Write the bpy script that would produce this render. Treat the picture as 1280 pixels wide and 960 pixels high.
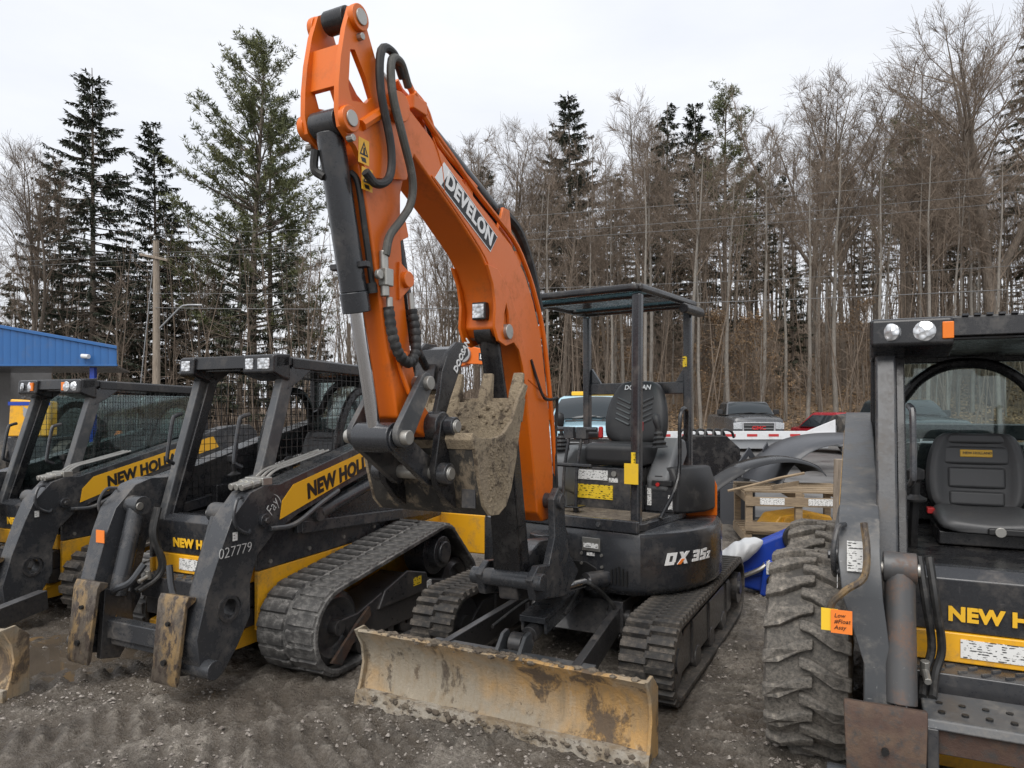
import bpy, bmesh, math, random
from mathutils import Vector, Matrix, noise
from mathutils.geometry import tessellate_polygon
R = math.radians
for o in list(bpy.data.objects): bpy.data.objects.remove(o)
SC = bpy.context.scene; COL = SC.collection
# ---------------------------------------------------------------- camera, sky, sun, exposure
FPX, EYE, HV = 887.0, 1.68, 510.0
cam_d = bpy.data.cameras.new('camera'); cam = bpy.data.objects.new('camera', cam_d); COL.objects.link(cam)
cam.location = (0, 0, EYE); cam.rotation_euler = (R(90), 0, 0)
cam_d.sensor_width = 36; cam_d.lens = FPX/1280*36; cam_d.shift_y = 30/1280
cam_d.clip_start = .05; cam_d.clip_end = 3000
SC.camera = cam
SUN_EL, SUN_AZ = 52, 205          # compass-like: 0 = +Y, clockwise
w = bpy.data.worlds.new('World'); SC.world = w; w.use_nodes = True
nt = w.node_tree; nt.nodes.clear()
N = nt.nodes.new; LK = nt.links.new
sky = N('ShaderNodeTexSky'); sky.sky_type = 'NISHITA'; sky.sun_disc = False
sky.sun_elevation = R(SUN_EL); sky.sun_rotation = R(SUN_AZ); sky.dust_density = 4
tc = N('ShaderNodeTexCoord'); mp = N('ShaderNodeMapping'); mp.inputs['Scale'].default_value = (1.2, 1.2, 4.0)
nz = N('ShaderNodeTexNoise'); nz.inputs['Scale'].default_value = 1.6; nz.inputs['Detail'].default_value = 6; nz.inputs['Roughness'].default_value = .55
LK(tc.outputs['Generated'], mp.inputs['Vector']); LK(mp.outputs[0], nz.inputs['Vector'])
cr = N('ShaderNodeValToRGB'); cr.color_ramp.elements[0].position = .32; cr.color_ramp.elements[1].position = .68
cr.color_ramp.elements[0].color = (4.75, 4.93, 5.3, 1); cr.color_ramp.elements[1].color = (5.55, 5.65, 5.85, 1)
LK(nz.outputs['Fac'], cr.inputs['Fac'])
mx = N('ShaderNodeMixRGB'); mx.inputs['Fac'].default_value = .94
LK(sky.outputs[0], mx.inputs[1]); LK(cr.outputs[0], mx.inputs[2])
bg = N('ShaderNodeBackground'); bg.inputs['Strength'].default_value = .1
ow = N('ShaderNodeOutputWorld'); LK(mx.outputs[0], bg.inputs['Color']); LK(bg.outputs[0], ow.inputs['Surface'])
sd = bpy.data.lights.new('sun', 'SUN'); so = bpy.data.objects.new('sun', sd); COL.objects.link(so)
sd.energy = 1.5; sd.angle = R(50); sd.color = (1, .97, .93)
az = R(SUN_AZ); el = R(SUN_EL)
sdir = Vector((math.sin(az)*math.cos(el), math.cos(az)*math.cos(el), math.sin(el)))
so.rotation_euler = sdir.to_track_quat('Z', 'Y').to_euler(); so.location = (0, -5, 20)
SC.view_settings.view_transform = 'Standard'; SC.view_settings.look = 'None'
SC.view_settings.gamma = 1; SC.view_settings.exposure = 0.92; SC.view_settings.use_curve_mapping = False
SC.render.engine = 'CYCLES'
# ---------------------------------------------------------------- helpers
def at(u, v, Y): return Vector(((u-640)/FPX*Y, Y, EYE+(HV-v)/FPX*Y))
def tag(o, label=None, cat=None, group=None, kind=None):
    if label: o['label'] = label
    if cat: o['category'] = cat
    if group: o['group'] = group
    if kind: o['kind'] = kind
    return o
def empty(name, loc, rz=0, label=None, cat=None, group=None):
    o = bpy.data.objects.new(name, None); COL.objects.link(o); o.location = loc; o.rotation_euler = (0, 0, rz)
    o.empty_display_size = .2
    return tag(o, label, cat, group)
def mkobj(name, me, mat=None, parent=None):
    o = bpy.data.objects.new(name, me); COL.objects.link(o)
    if mat and not me.materials: me.materials.append(mat)
    if parent: o.parent = parent
    return o
def frame(o, zdir, xhint=(1, 0, 0)):
    z = Vector(zdir).normalized(); x = Vector(xhint)
    x = x - z*x.dot(z)
    if x.length < 1e-4: x = Vector((0, 1, 0)) - z*z.y
    x.normalize(); y = z.cross(x)
    return Matrix(((x.x, y.x, z.x, o[0]), (x.y, y.y, z.y, o[1]), (x.z, y.z, z.z, o[2]), (0, 0, 0, 1)))
def smooth_path(pts, n=6):
    P = [Vector(p) for p in pts]
    if len(P) < 3: return P
    out = []; Q = [P[0]*2-P[1]]+P+[P[-1]*2-P[-2]]
    for i in range(1, len(Q)-2):
        a, b, c, d = Q[i-1], Q[i], Q[i+1], Q[i+2]
        for k in range(n):
            t = k/n
            out.append(.5*((2*b)+(c-a)*t+(2*a-5*b+4*c-d)*t*t+(3*b-a-3*c+d)*t**3))
    out.append(P[-1]); return out
class MB:
    def __init__(s, xf=None): s.v = []; s.f = []; s.xf = xf
    def add(s, vs, fs):
        b = len(s.v); s.v += [Vector(p) for p in vs]; s.f += [tuple(b+i for i in f) for f in fs]; return s
    def box(s, x0, x1, y0, y1, z0, z1, M=None):
        vs = [Vector((x, y, z)) for z in (z0, z1) for x, y in ((x0, y0), (x1, y0), (x1, y1), (x0, y1))]
        if M: vs = [M @ p for p in vs]
        return s.add(vs, [(3, 2, 1, 0), (4, 5, 6, 7), (0, 1, 5, 4), (1, 2, 6, 5), (2, 3, 7, 6), (3, 0, 4, 7)])
    def beam(s, p0, p1, w, h, hint=(1, 0, 0), w1=None, h1=None):
        p0 = Vector(p0); p1 = Vector(p1); M = frame(p0, p1-p0, hint); L = (p1-p0).length
        w1 = w if w1 is None else w1; h1 = h if h1 is None else h1
        vs = [M @ Vector((a*ww/2, b*hh/2, z)) for z, ww, hh in ((0, w, h), (L, w1, h1)) for a, b in ((-1, -1), (1, -1), (1, 1), (-1, 1))]
        return s.add(vs, [(3, 2, 1, 0), (4, 5, 6, 7), (0, 1, 5, 4), (1, 2, 6, 5), (2, 3, 7, 6), (3, 0, 4, 7)])
    def prism(s, pts, a0, a1, axis='x', holes=()):
        def P(p, a): return {'x': (a, p[0], p[1]), 'y': (p[0], a, p[1]), 'z': (p[0], p[1], a)}[axis]
        loops = [list(pts)]+[list(h) for h in holes]
        flat = [p for l in loops for p in l]; n = len(flat)
        tris = tessellate_polygon([[Vector((p[0], p[1], 0)) for p in l] for l in loops]) if holes else [tuple(range(n))]
        vs = [P(p, a0) for p in flat]+[P(p, a1) for p in flat]; fs = []
        for t in tris: fs += [tuple(t), tuple(n+i for i in reversed(t))]
        o = 0
        for l in loops:
            m = len(l)
            for i in range(m): fs.append((o+i, o+(i+1) % m, n+o+(i+1) % m, n+o+i))
            o += m
        return s.add(vs, fs)
    def cyl(s, p0, p1, r0, r1=None, n=16):
        r1 = r0 if r1 is None else r1; p0 = Vector(p0); p1 = Vector(p1); M = frame(p0, p1-p0); L = (p1-p0).length
        vs = [M @ Vector((r*math.cos(2*math.pi*i/n), r*math.sin(2*math.pi*i/n), z)) for z, r in ((0, r0), (L, r1)) for i in range(n)]
        return s.add(vs, [tuple(reversed(range(n))), tuple(range(n, 2*n))]+[(i, (i+1) % n, n+(i+1) % n, n+i) for i in range(n)])
    def tube(s, pts, r, n=8, sm=5, r1=None, rib=0):
        P = smooth_path(pts, sm) if sm else [Vector(p) for p in pts]
        m = len(P); vs = []; hint = Vector((.31, .52, .79))
        for i, p in enumerate(P):
            d = P[min(i+1, m-1)]-P[max(i-1, 0)]
            M = frame(p, d, hint); hint = Vector((M[0][0], M[1][0], M[2][0]))
            rr = r if r1 is None else r+(r1-r)*i/(m-1)
            if rib and i % 3 == 1: rr *= 1-rib
            vs += [M @ Vector((rr*math.cos(2*math.pi*k/n), rr*math.sin(2*math.pi*k/n), 0)) for k in range(n)]
        fs = [tuple(reversed(range(n))), tuple(range((m-1)*n, m*n))]
        fs += [(i*n+k, i*n+(k+1) % n, (i+1)*n+(k+1) % n, (i+1)*n+k) for i in range(m-1) for k in range(n)]
        return s.add(vs, fs)
    def lathe(s, prof, o, axis, n=24, closed=True):
        M = frame(o, axis); m = len(prof)
        vs = [M @ Vector((r*math.cos(2*math.pi*k/n), r*math.sin(2*math.pi*k/n), h)) for r, h in prof for k in range(n)]
        fs = [(i*n+k, i*n+(k+1) % n, (i+1)*n+(k+1) % n, (i+1)*n+k) for i in range(m-1) for k in range(n)]
        if closed: fs += [((m-1)*n+k, (m-1)*n+(k+1) % n, (k+1) % n, k) for k in range(n)]
        else: fs += [tuple(reversed(range(n))), tuple(range((m-1)*n, m*n))]
        return s.add(vs, fs)
    def loft(s, rings, caps=True):
        n = len(rings[0]); m = len(rings)
        fs = [(i*n+k, i*n+(k+1) % n, (i+1)*n+(k+1) % n, (i+1)*n+k) for i in range(m-1) for k in range(n)]
        if caps: fs += [tuple(reversed(range(n))), tuple(range((m-1)*n, m*n))]
        return s.add([p for r in rings for p in r], fs)
    def blob(s, c, rad, jit=.15, seed=0, n=7, m=5):
        rg = random.Random(seed); rings = []
        for i in range(m):
            t = math.pi*(i+.5)/m
            rings.append([Vector((c[0]+rad[0]*math.sin(t)*math.cos(2*math.pi*k/n)*(1+rg.uniform(-jit, jit)), c[1]+rad[1]*math.sin(t)*math.sin(2*math.pi*k/n)*(1+rg.uniform(-jit, jit)), c[2]-rad[2]*math.cos(t)*(1+rg.uniform(-jit, jit)))) for k in range(n)])
        return s.loft(rings)
    def mesh(s, name):
        me = bpy.data.meshes.new(name)
        vs = [s.xf @ p for p in s.v] if s.xf else s.v
        me.from_pydata([tuple(p) for p in vs], [], s.f); me.update()
        return me
    def build(s, name, mat, parent=None, bev=0.004, ang=35, seg=2, fixn=True, sub=0):
        me = s.mesh(name)
        if fixn:
            bm = bmesh.new(); bm.from_mesh(me); bmesh.ops.recalc_face_normals(bm, faces=bm.faces); bm.to_mesh(me); bm.free()
        for p in me.polygons: p.use_smooth = True
        me.set_sharp_from_angle(angle=R(ang))
        o = mkobj(name, me, mat, parent)
        if sub:
            md = o.modifiers.new('sub', 'SUBSURF'); md.levels = sub; md.render_levels = sub
        if bev:
            md = o.modifiers.new('bev', 'BEVEL'); md.width = bev; md.segments = seg; md.limit_method = 'ANGLE'; md.angle_limit = R(38)
            md.harden_normals = True
        return o
def text(s, mat, parent, org, xd, yd, size, name='lettering', off=.012, shear=0, ext=.002, xf=None, sx=1, align='LEFT', space=1):
    cu = bpy.data.curves.new('t', 'FONT'); cu.body = s; cu.size = size; cu.offset = off*size; cu.shear = shear; cu.extrude = ext
    cu.align_x = align; cu.align_y = 'CENTER'; cu.resolution_u = 3; cu.space_character = space
    to = bpy.data.objects.new('t', cu); COL.objects.link(to)
    me = bpy.data.meshes.new_from_object(to); bpy.data.objects.remove(to); bpy.data.curves.remove(cu)
    x = Vector(xd).normalized(); y = Vector(yd); y = (y-x*y.dot(x)).normalized(); z = x.cross(y)
    M = Matrix(((x.x*sx, y.x, z.x, org[0]), (x.y*sx, y.y, z.y, org[1]), (x.z*sx, y.z, z.z, org[2]), (0, 0, 0, 1)))
    if xf: M = xf @ M
    me.transform(M); me.materials.clear(); me.materials.append(mat)
    return mkobj(name, me, mat, parent)
def hull(pts):
    pts = sorted(set((round(a, 5), round(b, 5)) for a, b in pts))
    def half(P):
        h = []
        for p in P:
            while len(h) > 1 and (h[-1][0]-h[-2][0])*(p[1]-h[-2][1])-(h[-1][1]-h[-2][1])*(p[0]-h[-2][0]) <= 0: h.pop()
            h.append(p)
        return h
    a = half(pts); b = half(pts[::-1]); return a[:-1]+b[:-1]
def circ(c, r, n=40): return [(c[0]+r*math.cos(2*math.pi*i/n), c[1]+r*math.sin(2*math.pi*i/n)) for i in range(n)]
def resample(loop, step):
    P = [Vector((a, b)) for a, b in loop]; P.append(P[0]); out = []
    L = sum((P[i+1]-P[i]).length for i in range(len(P)-1)); n = max(8, round(L/step)); st = L/n; d = 0; i = 0; acc = 0
    for k in range(n):
        t = k*st
        while acc+(P[i+1]-P[i]).length < t-1e-9: acc += (P[i+1]-P[i]).length; i += 1
        sg = P[i+1]-P[i]; out.append((P[i]+sg*((t-acc)/max(sg.length, 1e-9)), sg.normalized()))
    return out
# ---------------------------------------------------------------- materials
def mat_new(name):
    m = bpy.data.materials.new(name); m.use_nodes = True; t = m.node_tree
    b = next(n for n in t.nodes if n.type == 'BSDF_PRINCIPLED'); return m, t, b
def nd(t, typ, **kw):
    n = t.nodes.new(typ)
    for k, v in kw.items():
        if k in n.inputs: n.inputs[k].default_value = v
        else: setattr(n, k, v)
    return n
def noise_n(t, vec, scale, detail=6, rough=.6, dist=0): 
    n = nd(t, 'ShaderNodeTexNoise', Scale=scale, Detail=detail, Roughness=rough, Distortion=dist)
    t.links.new(vec, n.inputs['Vector']); return n.outputs['Fac']
def ramp(t, fac, p0, p1, c0=(0, 0, 0, 1), c1=(1, 1, 1, 1)):
    n = nd(t, 'ShaderNodeValToRGB'); e = n.color_ramp.elements
    e[0].position, e[1].position = p0, p1; e[0].color = c0; e[1].color = c1
    t.links.new(fac, n.inputs['Fac']); return n.outputs['Color']
def mixc(t, fac, a, b, mode='MIX'):
    n = nd(t, 'ShaderNodeMixRGB', blend_type=mode)
    for i, q in ((0, fac), (1, a), (2, b)):
        if hasattr(q, 'is_linked'): t.links.new(q, n.inputs[i])
        elif i == 0: n.inputs[0].default_value = q
        else: n.inputs[i].default_value = (*q[:3], 1)
    return n.outputs[0]
def mathn(t, op, a, b=0):
    n = nd(t, 'ShaderNodeMath', operation=op)
    for i, q in ((0, a), (1, b)):
        if hasattr(q, 'is_linked'): t.links.new(q, n.inputs[i])
        else: n.inputs[i].default_value = q
    return n.outputs[0]
def objco(t, sc=None):
    c = nd(t, 'ShaderNodeTexCoord').outputs['Object']
    if sc:
        m = nd(t, 'ShaderNodeMapping'); m.inputs['Scale'].default_value = sc; t.links.new(c, m.inputs['Vector']); c = m.outputs[0]
    return c
def paint(name, col, rough=.4, dirt=.25, dcol=(.16, .13, .10), dscale=5, metal=0, var=.12, bump=.05, low=0, coat=0, scratch=0, scol=(.3, .29, .28)):
    """painted metal: colour variation, dirt patches, dust that gathers low down, faint relief, scratches"""
    m, t, b = mat_new(name); co = objco(t)
    c = mixc(t, mathn(t, 'MULTIPLY', noise_n(t, co, 2.3, 4), var*2), col, tuple(x*.55 for x in col))
    big = noise_n(t, co, dscale, 9, .68); fine = noise_n(t, co, dscale*9, 5, .7)
    mk = ramp(t, big, .57-.22*dirt, .76-.22*dirt); mk = mathn(t, 'MULTIPLY', mk, mathn(t, 'ADD', mathn(t, 'MULTIPLY', ramp(t, fine, .35, .65), .85), .15))
    if low:
        z = nd(t, 'ShaderNodeSeparateXYZ'); t.links.new(co, z.inputs[0])
        lz = mathn(t, 'MULTIPLY', mathn(t, 'SUBTRACT', low, z.outputs['Z']), 1.6)
        lz = mathn(t, 'MULTIPLY', nd2clamp(t, lz), ramp(t, fine, .3, .75)); mk = mathn(t, 'MAXIMUM', mk, lz)
    mk = mathn(t, 'MULTIPLY', nd2clamp(t, mk), min(1, .35+dirt*1.2))
    c = mixc(t, mk, c, dcol)
    if scratch:
        s1 = noise_n(t, objco(t, (4, 4, 40)), 3.0, 8, .75, .4); s2 = noise_n(t, objco(t, (30, 30, 4)), 2.5, 8, .75, .3)
        sm = mathn(t, 'MULTIPLY', ramp(t, mathn(t, 'MAXIMUM', s1, s2), .64, .72), scratch); c = mixc(t, sm, c, scol)
    t.links.new(c, b.inputs['Base Color'])
    rr = mathn(t, 'ADD', mathn(t, 'MULTIPLY', mk, .9-rough), rough)
    rr = mathn(t, 'ADD', rr, mathn(t, 'MULTIPLY', mathn(t, 'SUBTRACT', fine, .5), .18)); t.links.new(rr, b.inputs['Roughness'])
    b.inputs['Metallic'].default_value = metal
    if coat: b.inputs['Coat Weight'].default_value = coat; b.inputs['Coat Roughness'].default_value = .15
    if bump:
        bp = nd(t, 'ShaderNodeBump', Strength=bump, Distance=.01); t.links.new(mathn(t, 'ADD', mathn(t, 'MULTIPLY', mk, .8), mathn(t, 'MULTIPLY', fine, .5)), bp.inputs['Height']); t.links.new(bp.outputs[0], b.inputs['Normal'])
    return m
def nd2clamp(t, x):
    n = nd(t, 'ShaderNodeClamp'); t.links.new(x, n.inputs[0]); return n.outputs[0]
def plain(name, col, rough=.5, metal=0, emit=0, trans=0, alpha=1, ior=1.45):
    m, t, b = mat_new(name); b.inputs['Base Color'].default_value = (*col, 1); b.inputs['Roughness'].default_value = rough
    b.inputs['Metallic'].default_value = metal
    if trans: b.inputs['Transmission Weight'].default_value = trans; b.inputs['IOR'].default_value = ior
    return m
def patchy(name, cols, scale=4, rough=.85, bump=.4, thr=(.42, .6), stretch=None, thr2=(.5, .62), bscale=30, wet=0):
    """cols: base, second, third (patches) with grainy relief - mud, rust, bark, timber"""
    m, t, b = mat_new(name); co = objco(t, stretch)
    n1 = noise_n(t, co, scale, 8, .65, .3); n2 = noise_n(t, co, scale*2.7, 9, .72); n3 = noise_n(t, co, bscale, 6, .7)
    c = mixc(t, ramp(t, n1, *thr), cols[0], cols[1])
    if len(cols) > 2: c = mixc(t, ramp(t, n2, *thr2), c, cols[2])
    c = mixc(t, mathn(t, 'MULTIPLY', n3, .5), c, tuple(x*.6 for x in cols[0]), 'MULTIPLY') if False else mixc(t, ramp(t, n3, .3, .75), mixc(t, 1, c, (.72, .72, .72), 'MULTIPLY'), c)
    t.links.new(c, b.inputs['Base Color'])
    t.links.new(mathn(t, 'SUBTRACT', rough, mathn(t, 'MULTIPLY', ramp(t, n2, .5, .7), wet)), b.inputs['Roughness'])
    bp = nd(t, 'ShaderNodeBump', Strength=bump, Distance=.02); t.links.new(mathn(t, 'ADD', n3, n2), bp.inputs['Height']); t.links.new(bp.outputs[0], b.inputs['Normal'])
    return m
def glass_mat(name, tint=(.75, .83, .82), rough=.03, frac=.86):
    """thin cab glass: mostly see-through sheet with real reflection and a dusty film"""
    m, t, b = mat_new(name); out = next(n for n in t.nodes if n.type == 'OUTPUT_MATERIAL')
    tr = nd(t, 'ShaderNodeBsdfTransparent'); tr.inputs[0].default_value = (*tint, 1)
    gl = nd(t, 'ShaderNodeBsdfGlossy'); gl.inputs['Roughness'].default_value = rough; gl.inputs[0].default_value = (.9, .95, .95, 1)
    fr = nd(t, 'ShaderNodeFresnel', IOR=1.5); fc = mathn(t, 'ADD', mathn(t, 'MULTIPLY', fr.outputs[0], frac), .02)
    mxs = nd(t, 'ShaderNodeMixShader'); t.links.new(fc, mxs.inputs[0]); t.links.new(tr.outputs[0], mxs.inputs[1]); t.links.new(gl.outputs[0], mxs.inputs[2])
    df = nd(t, 'ShaderNodeBsdfDiffuse'); df.inputs[0].default_value = (.45, .46, .44, 1)
    m2 = nd(t, 'ShaderNodeMixShader'); t.links.new(mathn(t, 'MULTIPLY', ramp(t, noise_n(t, objco(t), 6, 6, .6), .4, .8), .07), m2.inputs[0])
    t.links.new(mxs.outputs[0], m2.inputs[1]); t.links.new(df.outputs[0], m2.inputs[2]); t.links.new(m2.outputs[0], out.inputs['Surface'])
    return m
def label_mat(name, bgc, ink, sx=60, sz=90, thr=.52):
    """printed sticker: rows of small dark marks on a plain ground"""
    m, t, b = mat_new(name); co = objco(t, (sx, sx, sz))
    n1 = noise_n(t, co, 1.0, 2, .5); wv = nd(t, 'ShaderNodeTexWave', Scale=.35, bands_direction='Z'); t.links.new(objco(t, (sx, sx, sz)), wv.inputs['Vector'])
    f = mathn(t, 'MULTIPLY', ramp(t, n1, thr, thr+.06), ramp(t, wv.outputs['Fac'], .35, .5))
    t.links.new(mixc(t, f, bgc, ink), b.inputs['Base Color']); b.inputs['Roughness'].default_value = .4
    return m
M = {}
M['orange'] = paint('orange_paint', (.70, .142, .004), .40, .22, (.22, .085, .03), 5, var=.10, coat=.12, bump=.03, scratch=.22, scol=(.35, .12, .04))
M['orange_dirty'] = paint('orange_paint_greasy', (.64, .128, .005), .40, .22, (.10, .04, .015), 6, var=.06, bump=.03)
M['char'] = paint('charcoal_paint', (.027, .0288, .033), .27, .42, (.13, .113, .097), 5, var=.2, coat=.3, low=.62, scratch=.3)
M['charbody'] = paint('charcoal_body_paint', (.028, .030, .034), .26, .26, (.13, .115, .1), 4, var=.1, coat=.2, low=.35)
M['black'] = paint('black_paint', (.013, .013, .0145), .26, .34, (.10, .09, .08), 6, var=.2)
M['steelgrey'] = paint('grey_loader_paint', (.066, .070, .075), .36, .45, (.19, .175, .155), 6, var=.3, scratch=.7, scol=(.34, .34, .33))
M['armgrey'] = paint('worn_grey_arm_paint', (.042, .0445, .049), .25, .42, (.15, .135, .12), 6, var=.25, scratch=.4, scol=(.22, .22, .22))
M['yellow'] = paint('yellow_paint', (.80, .40, .015), .4, .42, (.20, .14, .08), 6, var=.06, coat=.15, low=.45)
M['yellow_clean'] = paint('yellow_decal', (.82, .43, .02), .38, .08, (.3, .2, .08), 6, var=.04, bump=0)
M['chrome'] = plain('polished_rod', (.62, .62, .63), .16, 1)
M['zinc'] = paint('zinc_fitting', (.42, .41, .38), .4, .3, (.15, .12, .1), 12, .8)
M['rubber'] = paint('track_rubber', (.022, .021, .020), .7, .72, (.155, .132, .108), 7, var=.3, bump=.3)
M['rubber_dusty'] = paint('dusty_track_rubber', (.040, .039, .038), .65, .62, (.26, .25, .235), 5, var=.3, bump=.35)
M['tyre'] = paint('muddy_tyre_rubber', (.050, .047, .043), .75, .70, (.30, .27, .23), 6.5, var=.35, bump=.35, low=.9)
M['hose'] = paint('black_hose', (.018, .018, .018), .55, .3, (.12, .11, .1), 14, var=.2, bump=.1)
M['hose_grey'] = paint('grey_braided_hose', (.09, .09, .08), .6, .4, (.2, .19, .17), 20, var=.3, bump=.2)
M['vinyl'] = paint('grey_vinyl', (.070, .071, .073), .42, .12, (.14, .13, .12), 6, var=.1, bump=.05)
M['seat'] = paint('black_seat_vinyl', (.022, .022, .023), .45, .15, (.1, .09, .08), 6, var=.1, bump=.05)
M['plastic'] = paint('grey_console_plastic', (.13, .135, .14), .55, .15, (.2, .18, .16), 6, var=.1)
M['blackplastic'] = paint('black_plastic', (.017, .017, .018), .5, .2, (.1, .09, .08), 8, var=.2)
M['white'] = plain('white_print', (.78, .78, .77), .45)
M['ink'] = plain('black_print', (.012, .012, .012), .45)
M['yellowink'] = plain('yellow_print', (.82, .47, .03), .4)
M['sticker'] = label_mat('white_sticker', (.72, .72, .70), (.06, .06, .06))
M['sticker_y'] = label_mat('yellow_sticker', (.80, .55, .03), (.05, .04, .01), 45, 60)
M['red'] = plain('red_plastic', (.45, .02, .02), .35)
M['amber'] = plain('amber_lens', (.75, .18, .01), .2)
M['tagorange'] = paint('orange_card_tag', (.85, .22, .03), .6, .05, var=.05, bump=0)
M['tagyellow'] = paint('yellow_card_tag', (.85, .55, .03), .6, .05, var=.05, bump=0)
def lens_mat():
    m, t, b = mat_new('lamp_lens'); v = nd(t, 'ShaderNodeTexVoronoi', Scale=45.0); t.links.new(objco(t), v.inputs['Vector'])
    c = ramp(t, v.outputs['Distance'], .15, .75, (.9, .92, .94, 1), (.38, .39, .40, 1)); t.links.new(c, b.inputs['Base Color']); b.inputs['Metallic'].default_value = .55; b.inputs['Roughness'].default_value = .12
    b.inputs['Coat Weight'].default_value = .6; bp = nd(t, 'ShaderNodeBump', Strength=.5, Distance=.01); t.links.new(v.outputs['Distance'], bp.inputs['Height']); t.links.new(bp.outputs[0], b.inputs['Normal']); return m
M['lens'] = lens_mat()
M['glass'] = glass_mat('cab_glass')
M['tint'] = glass_mat('roof_glass', (.62, .80, .84), .04)
M['mud_tan'] = patchy('dried_tan_mud', [(.34, .27, .185), (.42, .335, .225), (.13, .098, .068)], 4.5, .92, 1.0, thr2=(.52, .62), bscale=55)
M['shell_muddy'] = patchy('mud_smeared_black_steel', [(.022, .021, .020), (.05, .046, .04), (.25, .20, .14)], 3.2, .6, .4, thr2=(.53, .62), stretch=(1, 1, .55))
def blade_mat():
    """scraped steel: tan mud film, orange stain, vertical scrape streaks, big dark wet patches, pale dry edges"""
    m, t, b = mat_new('mud_caked_blade'); co = objco(t)
    n1 = noise_n(t, co, 1.6, 5, .6); st = noise_n(t, objco(t, (22, 22, 1.4)), 1.0, 7, .7); n2 = noise_n(t, objco(t, (1, 1, .8)), 3.3, 9, .7, .5); n3 = noise_n(t, co, 60, 5, .7); n4 = noise_n(t, co, 11, 6, .7)
    c = mixc(t, ramp(t, n1, .46, .62), (.285, .245, .185), (.40, .24, .09))
    c = mixc(t, mathn(t, 'MULTIPLY', ramp(t, st, .48, .66), .75), c, (.235, .175, .105))
    c = mixc(t, mathn(t, 'MULTIPLY', ramp(t, st, .30, .42, (1, 1, 1, 1), (0, 0, 0, 1)), .5), c, (.42, .365, .28))
    c = mixc(t, mathn(t, 'MULTIPLY', ramp(t, n2, .555, .615), .9), c, (.075, .056, .042)); c = mixc(t, mathn(t, 'MULTIPLY', ramp(t, n4, .60, .66), .8), c, (.10, .073, .05))
    t.links.new(c, b.inputs['Base Color']); b.inputs['Roughness'].default_value = .82
    bp = nd(t, 'ShaderNodeBump', Strength=.6, Distance=.015); t.links.new(mathn(t, 'ADD', mathn(t, 'ADD', n3, st), mathn(t, 'MULTIPLY', ramp(t, n2, .56, .60), .8)), bp.inputs['Height']); t.links.new(bp.outputs[0], b.inputs['Normal']); return m
M['mud_blade'] = blade_mat()
M['mud_clod'] = patchy('grey_brown_mud', [(.15, .12, .09), (.24, .20, .15), (.07, .055, .042)], 9, .95, .8)
M['rusty'] = patchy('rusty_tan_steel', [(.105, .085, .065), (.25, .165, .075), (.055, .040, .031)], 8, .55, .4, thr=(.47, .58), thr2=(.50, .57), stretch=(1, 1, .5))
M['rust_dark'] = patchy('dark_rust_plate', [(.075, .042, .03), (.11, .07, .045), (.05, .045, .042)], 7, .75, .3)
M['timber'] = patchy('weathered_timber', [(.36, .27, .17), (.28, .21, .14), (.20, .15, .1)], 6, .85, .3, stretch=(.5, 6, 6))
M['post_wood'] = patchy('grey_pole_timber', [(.35, .29, .23), (.27, .22, .17), (.2, .16, .12)], 2, .9, .3, stretch=(8, 8, .6))
M['cyl_worn'] = paint('rust_worn_cylinder', (.075, .075, .076), .4, .5, (.15, .085, .055), 9, var=.25, scratch=.4)
M['chalk'] = plain('chalk_line', (.5, .5, .49), .9)
M['glossblack'] = paint('glossy_black_plastic', (.014, .0145, .016), .16, .14, (.1, .1, .1), 4, var=.1, bump=.01)
M['badge'] = plain('black_badge', (.016, .017, .018), .55)
# ---------------------------------------------------------------- ground
def sstep(a, b, x):
    t = max(0, min(1, (x-a)/(b-a))); return t*t*(3-2*t)
def gauss(x, y, cx, cy, r): return math.exp(-((x-cx)**2+(y-cy)**2)/(r*r))
def g_low(x, y):
    z = -.10*gauss(x, y, -4.0, 6.6, 2.4)
    z -= .035*gauss(x, y, -2.95, 4.95, .55)
    return z
PADS = ((.65, 5.22, 1.35), (-1.68, 5.53, 1.5), (2.45, 3.7, 1.3), (-3.85, 7.05, 1.4))
def g_detail(x, y):
    n = noise.fractal(Vector((x*.9, y*.9, 3)), 1.0, 2.0, 3)*.026
    n += noise.fractal(Vector((x*4.2, y*4.2, 7)), .9, 2.0, 4)*.021
    c = noise.fractal(Vector((x*13, y*13, 1)), .8, 2.1, 4); n += max(0, c)*.036+max(0, noise.fractal(Vector((x*34, y*34, 4)), .8, 2.1, 3))*.010
    # tracked-machine prints: short ridges across two lanes running past the left loader
    for (px, py, ang, wd) in ((-2.25, 3.72, 22, .20), (-1.75, 3.35, 20, .22), (1.52, 4.3, 64, .2), (-.75, 3.42, 26, .18), (1.25, 3.3, 58, .16), (-3.2, 4.3, 30, .2)):
        a = R(ang); dx, dy = x-px, y-py; l = dx*math.cos(a)+dy*math.sin(a); q = -dx*math.sin(a)+dy*math.cos(a)
        k = math.exp(-(q/wd)**4)*sstep(0, .5, 1.5-abs(l))
        if k > .01:
            rg = .5+.5*math.sin(l*2*math.pi/.115+4*q+2.2*noise.noise(Vector((x*2.1, y*2.1, 9))))
            n += k*(sstep(.38, .72, rg+.25*noise.noise(Vector((x*9, y*9, 8))))*.034*(.75+.6*noise.noise(Vector((x*2, y*2, 5))))-.018)
    # berm of loose mud pushed up in places
    n += .05*max(0, noise.noise(Vector((x*1.7, y*1.7, 21)))-.25)
    return n
def gz(x, y): return g_low(x, y)+g_detail(x, y)*.5
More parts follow.
